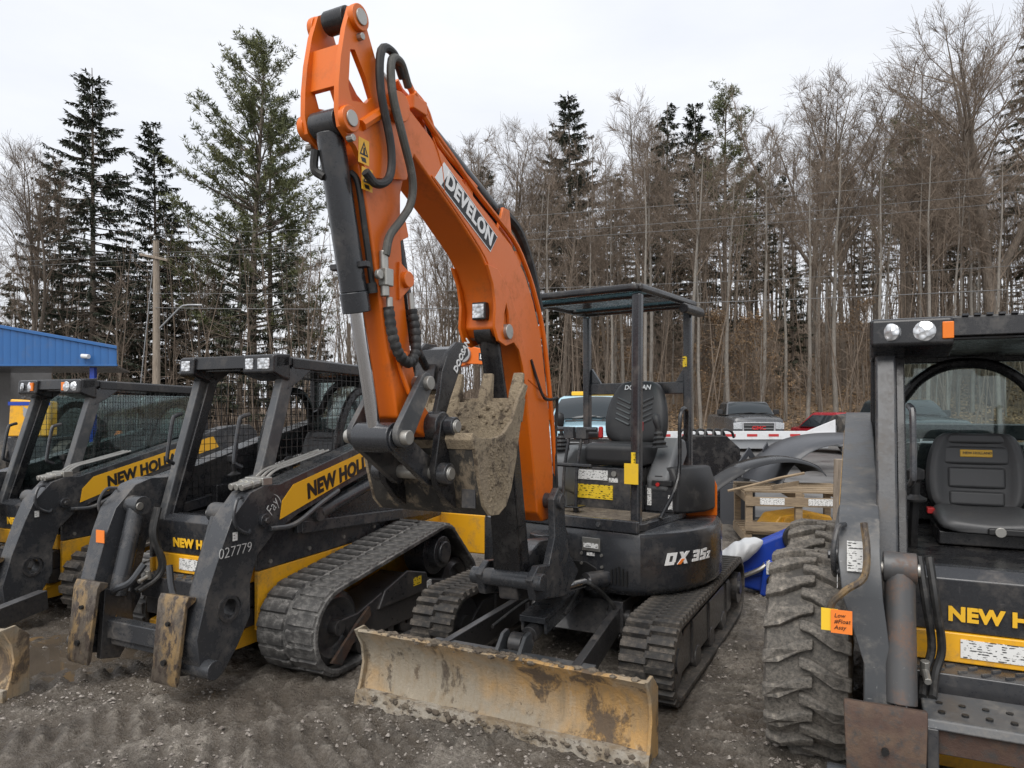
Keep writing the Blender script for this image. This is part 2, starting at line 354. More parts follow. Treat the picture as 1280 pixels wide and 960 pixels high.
def axis(a, b, st, far, grow=1.35):
    n = round((b-a)/st); L = [a+(b-a)*i/n for i in range(n+1)]; s = st
    hi = []; p = b
    while p < far[1]: s *= grow; p += s; hi.append(p)
    s = st; lo = []; p = a
    while p > far[0]: s *= grow; p -= s; lo.append(p)
    return lo[::-1]+L+hi
xs = axis(-5.4, 4.4, .023, (-1500, 1500)); ys = axis(2.7, 8.2, .023, (-40, 1800), 1.3)
gv = []
for y in ys:
    for x in xs:
        fade = sstep(0, 1.5, min(x+7.2, 6.2-x, y-1.2, 11-y))
        gv.append((x, y, (g_low(x, y)+g_detail(x, y))*fade if fade > 0 else -.012))
nx = len(xs); gf = [(j*nx+i, j*nx+i+1, (j+1)*nx+i+1, (j+1)*nx+i) for j in range(len(ys)-1) for i in range(nx-1)]
def ground_mat():
    m, t, b = mat_new('wet_gravel_mud'); co = nd(t, 'ShaderNodeTexCoord').outputs['Object']
    big = noise_n(t, co, .75, 6, .6, .4); mid = noise_n(t, co, 4, 8, .68, .2); fine = noise_n(t, co, 42, 6, .72); grit = noise_n(t, co, 130, 3, .6)
    c = mixc(t, ramp(t, mid, .36, .66), (.115, .100, .083), (.335, .30, .255))
    c = mixc(t, ramp(t, big, .42, .62), c, mixc(t, ramp(t, mid, .4, .62), (.22, .195, .16), (.47, .425, .365)))
    c = mixc(t, ramp(t, fine, .38, .70), mixc(t, 1, c, (.40, .38, .36), 'MULTIPLY'), c)
    c = mixc(t, mathn(t, 'MULTIPLY', ramp(t, grit, .62, .70), .55), c, (.33, .32, .30))
    z = nd(t, 'ShaderNodeSeparateXYZ'); t.links.new(co, z.inputs[0])
    wetn = noise_n(t, co, 1.3, 5, .6)
    hz_ = mathn(t, 'ADD', mathn(t, 'MULTIPLY', z.outputs['Z'], 9), wetn)
    wet = mathn(t, 'SUBTRACT', 1, ramp(t, hz_, .30, .62)) if False else ramp(t, hz_, .38, .66, (1, 1, 1, 1), (0, 0, 0, 1))
    c = mixc(t, mathn(t, 'MULTIPLY', wet, .62), c, (.088, .071, .055))
    t.links.new(c, b.inputs['Base Color'])
    t.links.new(mathn(t, 'SUBTRACT', .88, mathn(t, 'MULTIPLY', wet, .66)), b.inputs['Roughness'])
    bp = nd(t, 'ShaderNodeBump', Strength=1.0, Distance=.035); h = mathn(t, 'ADD', mathn(t, 'MULTIPLY', fine, .7), mathn(t, 'MULTIPLY', grit, .35)); h = mathn(t, 'ADD', h, mid)
    t.links.new(h, bp.inputs['Height']); t.links.new(bp.outputs[0], b.inputs['Normal']); return m
M['ground'] = ground_mat()
gm = bpy.data.meshes.new('ground'); gm.from_pydata(gv, [], gf); gm.update()
for p in gm.polygons: p.use_smooth = True
tag(mkobj('ground', gm, M['ground']), kind='structure')
# puddle water in the rut between the two track loaders
pud = MB(); rg = random.Random(4)
for (cx, cy, rx, ry) in ((-2.95, 4.98, .95, .55),):
    n = 22; ring = [(cx+rx*math.cos(2*math.pi*k/n)*(1+rg.uniform(-.25, .2)), cy+ry*math.sin(2*math.pi*k/n)*(1+rg.uniform(-.25, .2)), g_low(cx, cy)+.012) for k in range(n)]
    pud.add(ring, [tuple(range(n))])
M['water'] = plain('muddy_water', (.10, .08, .06), .05)
tag(pud.build('puddle_water', M['water'], None, 0), kind='structure')
# loose stones on the mud
rg = random.Random(11); sv = []; sf = []
octa = [(1, 0, 0), (-1, 0, 0), (0, 1, 0), (0, -1, 0), (0, 0, 1), (0, 0, -1)]
of = [(0, 2, 4), (2, 1, 4), (1, 3, 4), (3, 0, 4), (2, 0, 5), (1, 2, 5), (3, 1, 5), (0, 3, 5)]
k = 0
while k < 15000:
    y = 2.9+6.2*rg.random()**1.7; x = rg.uniform(-.95, .95)*y*.85
    if not (-5.4 < x < 4.4): continue
    if noise.noise(Vector((x*1.1, y*1.1, 31)))+rg.uniform(-.3, .3) < .08: continue
    r = .0035+.012*rg.random()**4+(.010 if rg.random() < .006 else 0); a = rg.uniform(0, 6.28); ca, sa = math.cos(a), math.sin(a)
    sx_, sy_, sz_ = r*rg.uniform(.8, 1.5), r*rg.uniform(.7, 1.1), r*rg.uniform(.5, .9)
    z = g_low(x, y)+g_detail(x, y)+sz_*.25; b0 = len(sv)
    for (p, q, h) in octa:
        j = rg.uniform(.8, 1.2); p *= sx_*j; q *= sy_*j
        sv.append((x+p*ca-q*sa, y+p*sa+q*ca, z+h*sz_*j))
    sf += [tuple(b0+i for i in f) for f in of]; k += 1
sm_ = bpy.data.meshes.new('gravel'); sm_.from_pydata(sv, [], sf); sm_.update()
M['stone'] = patchy('gravel_stone', [(.24, .21, .182), (.40, .365, .325), (.12, .10, .086)], 14, .8, .2, thr2=(.5, .56))
tag(mkobj('gravel', sm_, M['stone']), 'loose grey gravel stones strewn over the mud', 'gravel', kind='stuff')
# asphalt lot behind the machines and the wooded bank
lot = MB(); lot.box(-70, 70, 10.8, 34.5, -.2, .02)
M['asphalt'] = patchy('wet_asphalt', [(.13, .128, .125), (.17, .165, .16), (.085, .083, .08)], .35, .6, .15, thr=(.4, .6), bscale=60, wet=.25)
tag(lot.build('parking_lot', M['asphalt'], None, 0), kind='structure')
def hill(x, y):
    s = .03+.22*sstep(-14, 16, x); d = y-34
    z = s*d if d < 46 else s*46+(d-46)*.10*s
    return z+.5*noise.fractal(Vector((x*.09, y*.09, 2)), 1, 2, 3)*sstep(0, 10, d)-.08
hx = [-160+4*i for i in range(81)]; hy = [33.8+1.6*i for i in range(32)]+[86+12*i for i in range(12)]
hv = [(x, y, hill(x, y)) for y in hy for x in hx]; n_ = len(hx)
hm = bpy.data.meshes.new('hillside'); hm.from_pydata(hv, [], [(j*n_+i, j*n_+i+1, (j+1)*n_+i+1, (j+1)*n_+i) for j in range(len(hy)-1) for i in range(n_-1)]); hm.update()
for p in hm.polygons: p.use_smooth = True
M['litter'] = patchy('leaf_litter', [(.155, .105, .065), (.22, .155, .095), (.085, .065, .045)], .35, .95, .8, thr2=(.5, .6), bscale=5)
tag(mkobj('hillside', hm, M['litter']), kind='structure')
# ---------------------------------------------------------------- excavator
EXA = R(-27.3)
ex = empty('mini_excavator', (.65, 5.22, 0), EXA, 'orange and charcoal mini excavator with open canopy, raised boom and tan muddy blade', 'excavator')
HX = Matrix.Rotation(R(-8), 4, 'Z')
def track(parent, loop, x0, x1, th, mat, lug, pitch, sub_name='track', lugf=None):
    """rubber belt along a closed (y, z) loop with every tread lug a child of the belt"""
    rs = resample(loop, .045); mb = MB(); n = len(rs); vs = []
    for p, d in rs:
        nrm = Vector((d.y, -d.x)); q = p-nrm*th
        vs += [(x0, p.x, p.y), (x1, p.x, p.y), (x1, q.x, q.y), (x0, q.x, q.y)]
    fs = []
    for i in range(n):
        a = i*4; b = ((i+1) % n)*4
        for k in range(4): fs.append((a+k, a+(k+1) % 4, b+(k+1) % 4, b+k))
    mb.add(vs, fs); belt = mb.build(sub_name, mat, parent, .008, ang=50)
    rs = resample(loop, pitch)
    for i, (p, d) in enumerate(rs):
        nrm = Vector((d.y, -d.x)); lugf(belt, i, p, d, nrm)
    return belt
def place(o, org, xd, yd):
    x = Vector(xd).normalized(); y = Vector(yd); y = (y-x*y.dot(x)).normalized(); z = x.cross(y)
    o.matrix_local = Matrix(((x.x, y.x, z.x, org[0]), (x.y, y.y, z.y, org[1]), (x.z, y.z, z.z, org[2]), (0, 0, 0, 1)))
def lugmesh(name, pts, h, mat, taper=.8):
    """tread block: outline in (x, along), height h outwards (local z)"""
    mb = MB(); n = len(pts); cx = sum(p[0] for p in pts)/n; cy = sum(p[1] for p in pts)/n
    mb.loft([[(p[0], p[1], -.004) for p in pts], [(cx+(p[0]-cx)*(.5+taper/2), cy+(p[1]-cy)*taper, h) for p in pts]])
    me = mb.mesh(name); bm = bmesh.new(); bm.from_mesh(me); bmesh.ops.recalc_face_normals(bm, faces=bm.faces); bm.to_mesh(me); bm.free()
    me.materials.append(mat); return me
# undercarriage
lugA = lugmesh('lug', [(-.155, -.022), (.012, -.022), (.012, .022), (-.155, .022)], .024, M['rubber'])
lugB = lugmesh('lug', [(-.012, -.022), (.155, -.022), (.155, .022), (-.012, .022)], .024, M['rubber'])
loop = hull(circ((-.97, .26), .215)+circ((.86, .265), .215)+circ((-.3, .235), .20)+circ((.3, .235), .20))
def exlug(cx):
    def f(belt, i, p, d, nrm):
        for me, dd in ((lugA, -.011), (lugB, .024)):
            o = mkobj('lug', me, None, belt); q = p+d*dd+nrm*.0
            place(o, (cx, q.x, q.y), (1, 0, 0), (0, d.x, d.y))
            if (Vector((0, d.x, d.y))).dot(Vector((0, 1, 0))) != 0:
                z = Vector((1, 0, 0)).cross(Vector((0, d.x, d.y)))
                if z.y*nrm.x+z.z*nrm.y < 0: place(o, (cx, q.x, q.y), (-1, 0, 0), (0, d.x, d.y))
    return f
for s in (-1, 1):
    x0, x1 = (.54, .85) if s > 0 else (-.85, -.54)
    track(ex, loop, x0, x1, .028, M['rubber'], None, .07, 'track', exlug((x0+x1)/2))
    fr = MB(); xa, xb = (.57, .80) if s > 0 else (-.80, -.57)
    fr.prism([(-.84, .13), (.72, .13), (.80, .28), (.66, .37), (-.74, .37), (-.90, .26)], xa, xb); fr.box(xa-.01, xb+.012, -.10, -.085, .12, .38); fr.box(xa-.01, xb+.012, .5, .515, .12, .38); fr.box(xa-.01, xb+.012, -.58, -.565, .12, .38)
    fr.build('track_frame', M['char'], ex, .008)
    w = MB(); w.lathe([(.03, -.11), (.185, -.11), (.195, -.05), (.195, .05), (.185, .11), (.03, .11)], ((x0+x1)/2, -.97, .26), (1, 0, 0), 28); w.cyl((x0+.02, -.97, .26), (x1-.02, -.97, .26), .07)
    w.build('idler_wheel', M['char'], ex, 0)
    w = MB(); w.lathe([(.03, -.05), (.19, -.05), (.19, .05), (.03, .05)], ((x0+x1)/2, .86, .265), (1, 0, 0), 28); w.cyl((x0+.02, .86, .265), (x1-.01, .86, .265), .12); w.cyl((x0+.02, .86, .265), (x1+.004, .86, .265), .05)
    w.build('drive_sprocket', M['char'], ex, 0)
    for yy in (-.42, 0, .42):
        w = MB(); w.cyl((x0+.05, yy, .11), (x1-.04, yy, .11), .075); w.build('track_roller', M['char'], ex, .006)
cf = MB(); cf.prism([(-.62, .22), (.62, .22), (.5, .42), (-.5, .42)], -.36, .36); cf.box(-.56, .56, -.36, -.16, .2, .36); cf.box(-.56, .56, .2, .4, .2, .36)
cf.build('undercarriage_frame', M['char'], ex, .01)
sb = MB(); sb.cyl((0, 0, .40), (0, 0, .50), .40, n=40); sb.build('swing_bearing', M['black'], ex, .004)
# dozer blade
prof = [(-1.70, .0), (-1.66, .06), (-1.625, .14), (-1.62, .22), (-1.64, .30), (-1.695, .37), (-1.715, .395), (-1.70, .405), (-1.675, .40), (-1.61, .31), (-1.588, .22), (-1.595, .13), (-1.64, .0)]
bl = MB(); NB = 40; rings = []
for i in range(NB+1):
    x = -.85+1.70*i/NB
    rings.append([(x, y+.006*noise.noise(Vector((x*5, y*9, z*9))), z+.006*noise.noise(Vector((x*6, 3, z*8)))) for y, z in prof])
bl.loft(rings); blade = bl.build('dozer_blade', M['mud_blade'], ex, 0, ang=60)
for s in (-1, 1):
    e = MB(); e.prism([(-1.72, .0), (-1.55, .0), (-1.55, .33), (-1.64, .41), (-1.725, .405), (-1.665, .3), (-1.65, .2), (-1.68, .09)], s*.85, s*.868); e.build('blade_end_plate', M['mud_blade'], blade, .004)
ce = MB(); rings = []
for i in range(41):
    x = -.868+1.736*i/40; j = .008*noise.noise(Vector((x*7, 2, 2)))
    rings.append([(x, -1.725+j, -.03), (x, -1.708+j, .055+j*2), (x, -1.66, .055+j), (x, -1.66, -.03)])
M['mud_pale'] = patchy('pale_scraped_mud', [(.40, .36, .30), (.26, .2, .13), (.09, .07, .055)], 9, .9, .6, thr=(.4, .6), thr2=(.55, .62))
ce.loft(rings); ce.build('cutting_edge', M['mud_pale'], blade, 0, ang=60)
cl = MB(); rg = random.Random(8)
for i in range(620):
    x = rg.gauss(-.15, .30) if rg.random() < .8 else rg.uniform(-.83, .8)
    if abs(x) > .84: continue
    r = .003+.017*rg.random()**2.5; dy = rg.gauss(.012, .018); cl.blob((x, -1.69+dy, .402-abs(dy-.0)*.45+r*.3), (r*1.4, r, r*.65), .35, i, 6, 4)
for i in range(260):
    x = rg.uniform(-.85, .85); r = .003+.014*rg.random()**2.5; cl.blob((x, -1.715+rg.uniform(-.02, .03), .01+rg.uniform(0, .03)), (r*1.5, r*.7, r), .35, i+500, 6, 4)
tag(cl.build('mud_clods', M['mud_clod'], blade, 0), kind='stuff')
for s in (-1, 1):
    a = MB(); a.beam((s*.33, -.55, .34), (s*.42, -1.60, .24), .05, .15, (1, 0, 0), .05, .17); a.box(s*.33-.05, s*.33+.05, -.62, -.44, .25, .45); a.cyl((s*.33-.08, -.55, .34), (s*.33+.08, -.55, .34), .045)
    a.build('blade_arm', M['char'], ex, .006)
a = MB(); a.beam((-.5, -1.50, .315), (.5, -1.50, .315), .17, .03, (0, 1, 0)); a.beam((-.46, -1.44, .22), (.46, -1.44, .22), .06, .14, (0, 1, 0)); a.build('blade_cross_plate', M['steelgrey'], ex, .006)
a = MB(); a.beam((0, -.52, .50), (0, -1.16, .43), .17, .04, (1, 0, 0)); a.beam((-.075, -.55, .46), (-.075, -1.14, .39), .02, .09, (1, 0, 0)); a.beam((.075, -.55, .46), (.075, -1.14, .39), .02, .09, (1, 0, 0))
a.build('blade_cylinder_guard', M['armgrey'], ex, .006)
a = MB(); a.cyl((0, -.5, .42), (0, -1.2, .35), .05); a.cyl((0, -1.2, .35), (0, -1.3, .345), .03); a.cyl((-.04, -1.34, .34), (.04, -1.34, .34), .065); a.build('blade_cylinder', M['char'], ex, .004)
for s in (-1, 1):
    a = MB(); a.prism([(-1.52, .30), (-1.36, .28), (-1.30, .34), (-1.34, .42), (-1.40, .41), (-1.47, .34)], s*.07-.012, s*.07+.012); a.build('cylinder_lug', M['steelgrey'], ex, .004)
a = MB(); a.tube([(.12, -.55, .5), (.16, -.75, .58), (.25, -.85, .6), (.3, -.72, .50), (.34, -.66, .42)], .013); a.tube([(.05, -.5, .5), (.13, -.8, .5), (.14, -1.0, .44)], .011); a.tube([(-.15, -.5, .48), (-.25, -.8, .4), (-.3, -1.1, .33)], .012)
a.build('blade_hose', M['hose'], ex, 0)
# upper body
def arcpts(r, a0, a1, n): return [(r*math.cos(R(a0+(a1-a0)*i/n)), r*math.sin(R(a0+(a1-a0)*i/n))) for i in range(n+1)]
plan = [(.08, -.62), (.50, -.63), (.60, -.60)]+arcpts(.86, -30, 210, 40)+[(-.62, -.58), (-.5, -.62), (-.26, -.62)]
def insetp(P, d):
    out = []
    for x, y in P:
        l = math.hypot(x, y); out.append((x*(l-d)/l, y*(l-d)/l))
    return out
hb = MB(HX)
hb.loft([[(x, y, .50) for x, y in insetp(plan, .06)], [(x, y, .535) for x, y in insetp(plan, .012)], [(x, y, .56) for x, y in plan], [(x, y, .86) for x, y in plan], [(x, y, .895) for x, y in insetp(plan, .015)], [(x, y, .91) for x, y in insetp(plan, .05)]])
body = hb.build('counterweight_body', M['charbody'], ex, .004, ang=30)
# front pocket of the swing cylinder, nameplate, bolts, grille, letters
fy = -.636
pk = MB(HX); pk.prism([(.10, .54), (.34, .54), (.34, .60), (.31, .66), (.24, .69), (.10, .69)], fy, fy+.012, 'y'); pk.build('swing_pocket', M['ink'], ex, .004)
npl = MB(HX); npl.box(.21, .34, fy-.004, fy+.002, .765, .85); pl = npl.build('name_plate', M['zinc'], ex, .002)
npl = MB(HX); npl.box(.222, .328, fy-.007, fy-.003, .785, .815); npl.build('plate_print', M['sticker'], pl, 0)
npl = MB(HX); npl.box(.245, .30, fy-.005, fy+.002, .735, .755); npl.build('small_sticker', M['sticker'], ex, 0)
for bx_, bz_ in ((.205, .745), (.35, .745), (.205, .68), (.352, .672)):
    b = MB(HX); b.cyl((bx_, fy+.003, bz_), (bx_, fy-.008, bz_), .010, n=8); b.build('bolt', M['zinc'], ex, 0)
gr = MB(HX)
for k in range(5): gr.box(.415+k*.026, .427+k*.026, fy-.004, fy+.004, .575, .69-abs(k-2)*.012)
gr.build('vent_slot', M['ink'], ex, 0)
# letters on the curved side
def sidept(ang, r=.866): return Vector((r*math.cos(R(ang)), r*math.sin(R(ang)), 0))
SEG = {'D': [(0, 0, .34, 1), (.34, .76, 1, 1), (.34, 0, .9, .26), (.68, .2, 1, .8)], '3': [(0, .76, 1, 1), (.15, .39, .9, .62), (0, 0, 1, .25), (.66, .0, 1, 1)], '5': [(0, .76, 1, 1), (0, .42, .36, 1), (0, .40, 1, .63), (.64, 0, 1, .63), (0, 0, 1, .25)],
       'z': [(0, .74, 1, 1), (0, 0, 1, .26)]}
def curved(quads, a0, w_, h_, z0, mat, shear=.28, r=.862, lift=.004):
    """block letter laid on the round counterweight: corner points (u, v) in 0..1 wrapped by angle"""
    mb = MB(HX)
    for q in quads:
        P = []
        for rr in (r, r+lift):
            for (u_, v_) in q:
                an = R(a0)+((u_*w_)+shear*v_*h_)/r; P.append((rr*math.cos(an), rr*math.sin(an), z0+v_*h_))
        mb.add(P, [(0, 1, 2, 3), (7, 6, 5, 4), (0, 4, 5, 1), (1, 5, 6, 2), (2, 6, 7, 3), (3, 7, 4, 0)])
    return mb.build('model_letter', M[mat], ex, 0)
def rects(ch): return [[(x0, y0), (x1, y0), (x1, y1), (x0, y1)] for x0, y0, x1, y1 in SEG[ch]]
curved(rects('D'), -34.5, .075, .075, .70, 'white'); curved([[(0, 0), (.34, 0), (1, 1), (.66, 1)]], -28.3, .085, .075, .70, 'white', lift=.0045); curved([[(.66, 0), (1, 0), (.34, 1), (0, 1)]], -28.3, .085, .075, .70, 'white', lift=.005)
curved([[(0, 0), (.34, 0), (.62, .42), (.30, .42)]], -28.3, .085, .075, .70, 'tagorange', lift=.006)
curved(rects('3'), -19.8, .062, .070, .703, 'white'); curved(rects('5'), -14.6, .062, .070, .703, 'white'); curved(rects('z')+[[(0, .2), (.4, .2), (1, .8), (.6, .8)]], -9.4, .036, .045, .703, 'white')
st = MB(HX)
for a_ in (10,):
    p = sidept(a_, .862); q = sidept(a_+2.6, .862); st.add([(p.x, p.y, .70), (q.x, q.y, .70), (q.x, q.y, .78), (p.x, p.y, .78)], [(0, 1, 2, 3)])
st.build('side_sticker', M['sticker'], ex, 0)
# floor, kick panel and seat box
fl = MB(HX); fl.prism([(-.30, -.60), (.575, -.60), (.60, -.55), (.60, .16), (-.30, .16)], .91, .955, 'z'); fl.build('floor_plate', M['char'], ex, .006)
fl = MB(HX); fl.box(-.24, .55, -.55, -.14, .956, .966); fl.build('floor_mat', M['mud_clod'], ex, 0)
fl = MB(HX); fl.box(-.42, .59, -.622, -.585, .90, .975); fl.build('front_beam', M['char'], ex, .008)
for bx_ in (.0, .32): 
    b = MB(HX); b.cyl((bx_, -.62, .937), (bx_, -.634, .937), .016, n=6); b.build('bolt', M['steelgrey'], ex, 0)
sbx = MB(HX); sbx.box(-.16, .36, -.13, .30, .955, 1.26); sbx.box(.36, .58, -.02, .30, .955, 1.14); sbx.build('seat_box', M['char'], ex, .012)
for (x0, x1, z0, z1, mt, nm) in ((-.12, .13, 1.165, 1.235, 'sticker', 'decal_sheet'), (-.12, .17, 1.03, 1.13, 'sticker_y', 'warning_decal'), (.14, .21, 1.155, 1.185, 'sticker', 'decal_sheet')):
    b = MB(HX); b.box(x0, x1, -.136, -.128, z0, z1); b.build(nm, M[mt], ex, 0)
b = MB(HX); b.cyl((.18, -.129, 1.215), (.18, -.14, 1.215), .02, n=12); b.build('ignition_switch', M['zinc'], ex, 0)
for (x0, x1, z0, z1) in ((.385, .415, 1.0, 1.12), (.54, .57, .98, 1.08)):
    b = MB(HX); b.box(x0, x1, -.028, -.018, z0, z1); b.build('decal_strip', M['sticker'], ex, 0)
b = MB(HX); b.box(.42, .57, -.04, .1, 1.14, 1.18); b.box(.44, .5, -.03, .02, 1.18, 1.21); b.build('battery_box', M['blackplastic'], ex, .006)
b = MB(HX); b.cyl((.47, -.03, 1.15), (.47, -.05, 1.15), .014, n=8); b.build('isolator_knob', M['red'], ex, 0)
# pedals
for px_ in (-.19, .03):
    b = MB(HX); b.box(px_-.055, px_+.055, -.47, -.36, 1.0, 1.012, Matrix.Rotation(0, 4, 'X')); b.beam((px_, -.40, .96), (px_, -.415, 1.0), .03, .03); b.build('foot_pedal', M['black'], ex, .01)
# seat
def cushion(xf, x0, x1, y0, y1, z0, z1, name, mat, tilt=None):
    mb = MB(xf); mb.box(x0, x1, y0, y1, z0, z1, tilt); return mb.build(name, mat, ex, min(x1-x0, y1-y0, z1-z0)*.32, seg=4)
SX = .17
cushion(HX, SX-.23, SX+.23, -.16, .28, 1.27, 1.43, 'seat_cushion', M['seat'])
T = Matrix.Translation((SX, .25, 1.40)) @ Matrix.Rotation(R(-12), 4, 'X')
mb = MB(HX); rings = []
for zz, hw, dy in ((0, .20, 0), (.08, .235, -.01), (.2, .24, -.02), (.34, .215, -.015), (.45, .165, 0), (.49, .11, .015)):
    rings.append([T @ Vector((a*hw, b*.055+dy+abs(a)*-.02, zz)) for a, b in ((-1, -1), (-.5, -1.25), (0, -1.05), (.5, -1.25), (1, -1), (1.08, 0), (1, 1), (0, 1.2), (-1, 1), (-1.08, 0))])
mb.loft(rings); bk = mb.build('seat_backrest', M['seat'], ex, 0, ang=80, sub=2)
for s in (-1, 1):
    for k in range(5):
        b = MB(HX); p0 = T @ Vector((s*.035, -.088, .30-k*.04)); p1 = T @ Vector((s*.145, -.092, .345-k*.04)); b.tube([p0, p1], .009, 6, 0); b.build('seat_rib', M['vinyl'], bk, 0)
text('DOOSAN', M['white'], bk, T @ Vector((-.10, -.085, .425)), (1, 0, 0), (0, .2, 1), .05, 'lettering', .02, .1, .002, HX)
# consoles with joysticks
def bellows(o, d, r0, L, name='bellows'):
    prof = []
    for k in range(9): prof.append((r0*(1-k*.075)*(1.0 if k % 2 == 0 else .78), L*k/8))
    mb = MB(HX); mb.lathe(prof, o, d, 12, False); return mb.build(name, M['blackplastic'], ex, 0, ang=20)
for s, cx, tilt in ((-1, -.17, 0), (1, .46, 30)):
    mb = MB(HX); cz = 1.26
    if s < 0:
        mb.prism([(-.34, 1.10), (-.30, 1.32), (-.18, 1.40), (.22, 1.40), (.22, 1.12), (-.1, 1.02)], cx-.11, cx+.06); mb.prism([(-.30, .955), (-.14, .955), (-.14, 1.2), (-.30, 1.2)], cx-.1, cx+.05)
        mb.build('console', M['plastic'], ex, .03, seg=3)
        o = Vector((cx-.03, -.22, 1.385)); dv = Vector((0, -.05, 1)); bellows(o, dv, .062, .11)
        g = MB(HX); g.tube([o+Vector((0, 0, .1)), o+Vector((0, -.005, .16)), o+Vector((0, -.015, .215))], .013, 8); g.lathe([(.012, 0), (.022, .02), (.03, .06), (.026, .1), (.01, .115)], o+Vector((0, -.01, .15)), (0, -.12, 1), 12, False); g.build('joystick_grip', M['blackplastic'], ex, 0, ang=60)
        a = MB(HX); a.box(cx-.06, cx+.05, -.02, .26, 1.44, 1.50); a.build('arm_rest', M['seat'], ex, .025, seg=3)
    else:
        Tm = Matrix.Translation((cx, .22, 1.36)) @ Matrix.Rotation(R(52), 4, 'X')
        mb.prism([(-.30, -.06), (-.36, .03), (-.30, .10), (.06, .10), (.12, 0), (.06, -.10)], -.085, .085)
        mb.v = [Tm @ p for p in mb.v]; mb.build('console', M['plastic'], ex, .03, seg=3)
        o = Tm @ Vector((0, -.24, .10)); dv = (Tm.to_3x3() @ Vector((0, -.3, 1))); dv = Vector((-.12, .05, 1)); bellows(o+Vector((0, .02, .17)), dv, .06, .13)
        g = MB(HX); o2 = o+Vector((-.01, .03, .29)); g.lathe([(.012, 0), (.022, .02), (.03, .07), (.026, .11), (.01, .125)], o2, Vector((-.3, .15, 1)), 12, False); g.build('joystick_grip', M['blackplastic'], ex, 0, ang=60)
        l = MB(HX); l.tube([(cx-.10, -.02, 1.0), (cx-.13, -.08, 1.2), (cx-.115, -.07, 1.42), (cx-.12, -.05, 1.52)], .010, 8); l.build('lock_lever', M['black'], ex, 0)
        l = MB(HX); l.lathe([(.01, 0), (.022, .01), (.022, .07), (.012, .085)], (cx-.12, -.05, 1.51), (0, .1, 1), 10, False); l.build('lever_knob', M['red'], ex, 0)
l = MB(HX); l.lathe([(.008, 0), (.018, .01), (.018, .08), (.01, .09)], (-.06, .12, 1.45), (0, 0, 1), 10, False); l.build('red_lever', M['red'], ex, 0)
for px_ in (-.035, .065):
    l = MB(HX); l.tube([(px_-.03, -.42, .96), (px_-.02, -.42, 1.25), (px_+.01, -.40, 1.50)], .012, 8); l.box(px_-.03, px_+.05, -.42, -.38, 1.47, 1.55); sg = -1 if px_ < 0 else 1; l.cyl((px_+.01, -.40, 1.535), (px_+.01+sg*.115, -.40, 1.535), .017, n=10)
    l.build('travel_lever', M['plastic'] if False else M['char'], ex, .004)
# hoods
hd = MB(HX); P = [(-.30, -.52), (-.30, .2), (-.36, .86*.9)]+[p for p in arcpts(.845, 112, 205, 14)]+[(-.62, -.50)]
hd.loft([[(x, y, .905) for x, y in P], [(x, y, 1.12) for x, y in P], [(x*.93, y*.93, 1.20) for x, y in P]]); hd.build('side_hood', M['orange'], ex, .02, seg=3)
hd = MB(HX); P = arcpts(.835, 27, 112, 14)+[(-.30, .24), (.58, .24)]
hd.loft([[(x, y, .905) for x, y in P], [(x, y, 1.12) for x, y in P], [(x*.96, y*.96, 1.20) for x, y in P], [(x*.90, y*.90+.02, 1.23) for x, y in P]]); hd.build('rear_hood', M['orange'], ex, .02, seg=3)
hd = MB(HX); P = [(.60, -.02), (.68, .06), (.735, .20), (.74, .36), (.60, .235), (.36, .235), (.36, .0)]
hd.loft([[(x, y, .955) for x, y in P], [(x, y, 1.16) for x, y in P], [(x-.05, y+.03, 1.27) for x, y in P]]); hd.build('side_cover', M['blackplastic'], ex, .02)
b = MB(HX); b.tube([(.60, -.30, .955), (.61, -.02, 1.2), (.615, 0, 1.62), (.615, .12, 1.66), (.60, .15, 1.45)], .014, 8, 4); b.build('grab_rail', M['black'], ex, 0)
b = MB(HX); b.tube([(.24, -.57, 1.30), (-.35, -.57, 1.30), (-.42, -.5, 1.25)], .014, 8, 3); b.build('front_rail', M['black'], ex, 0)
b = MB(HX); b.tube([(-.08, -.5, 1.0), (-.12, -.52, 1.15), (-.16, -.54, 1.29)], .011, 8, 3); b.build('rail_strut', M['black'], ex, 0)
# canopy
CX0, CX1, CY0, CY1, CZ = -.37, .55, -.52, .43, 2.445
for (x, y, zb, w_) in ((.525, -.50, .93, .066), (.525, .38, 1.20, .06), (-.33, .40, 1.2, .06)):
    p = MB(HX); p.beam((x, y, zb), (x-.0, y+(.02 if y < 0 else -.01), CZ-.03), w_, .06, (1, 0, 0)); o = p.build('canopy_post', M['char'], ex, .018, seg=3)
    if x > .5:
        d = MB(HX)
        if y < 0: d.box(x-.012, x+.012, y-.05, y-.034, 1.33, 1.40)
        else: d.box(x-.025, x+.005, y-.045, y-.034, 1.98, 2.06)
        d.build('decal_strip', M['sticker_y'], o, 0)
cp = MB(HX)
for a_, b_ in (((CX0, CY0), (CX1, CY0)), ((CX1, CY0), (CX1, CY1)), ((CX1, CY1), (CX0, CY1)), ((CX0, CY1), (CX0, CY0))):
    cp.beam((*a_, CZ), (*b_, CZ), .05, .05, (0, 0, 1))
cp.beam((CX0, -.26, CZ-.01), (CX1, -.26, CZ-.01), .04, .07, (0, 0, 1)); cp.beam((CX0, .22, CZ-.01), (CX1, .22, CZ-.01), .04, .05, (0, 0, 1))
canopy = cp.build('canopy_frame', M['black'], ex, .025, seg=3)
g = MB(HX); g.box(CX0+.04, CX1-.04, CY0+.04, CY1-.04, CZ+.012, CZ+.02); g.build('canopy_glass', M['tint'], ex, 0)
g = MB(HX); g.box(CX0+.04, CX1-.04, -.16, .10, CZ-.012, CZ+.008); g.build('canopy_top_sheet', M['black'], ex, .01)
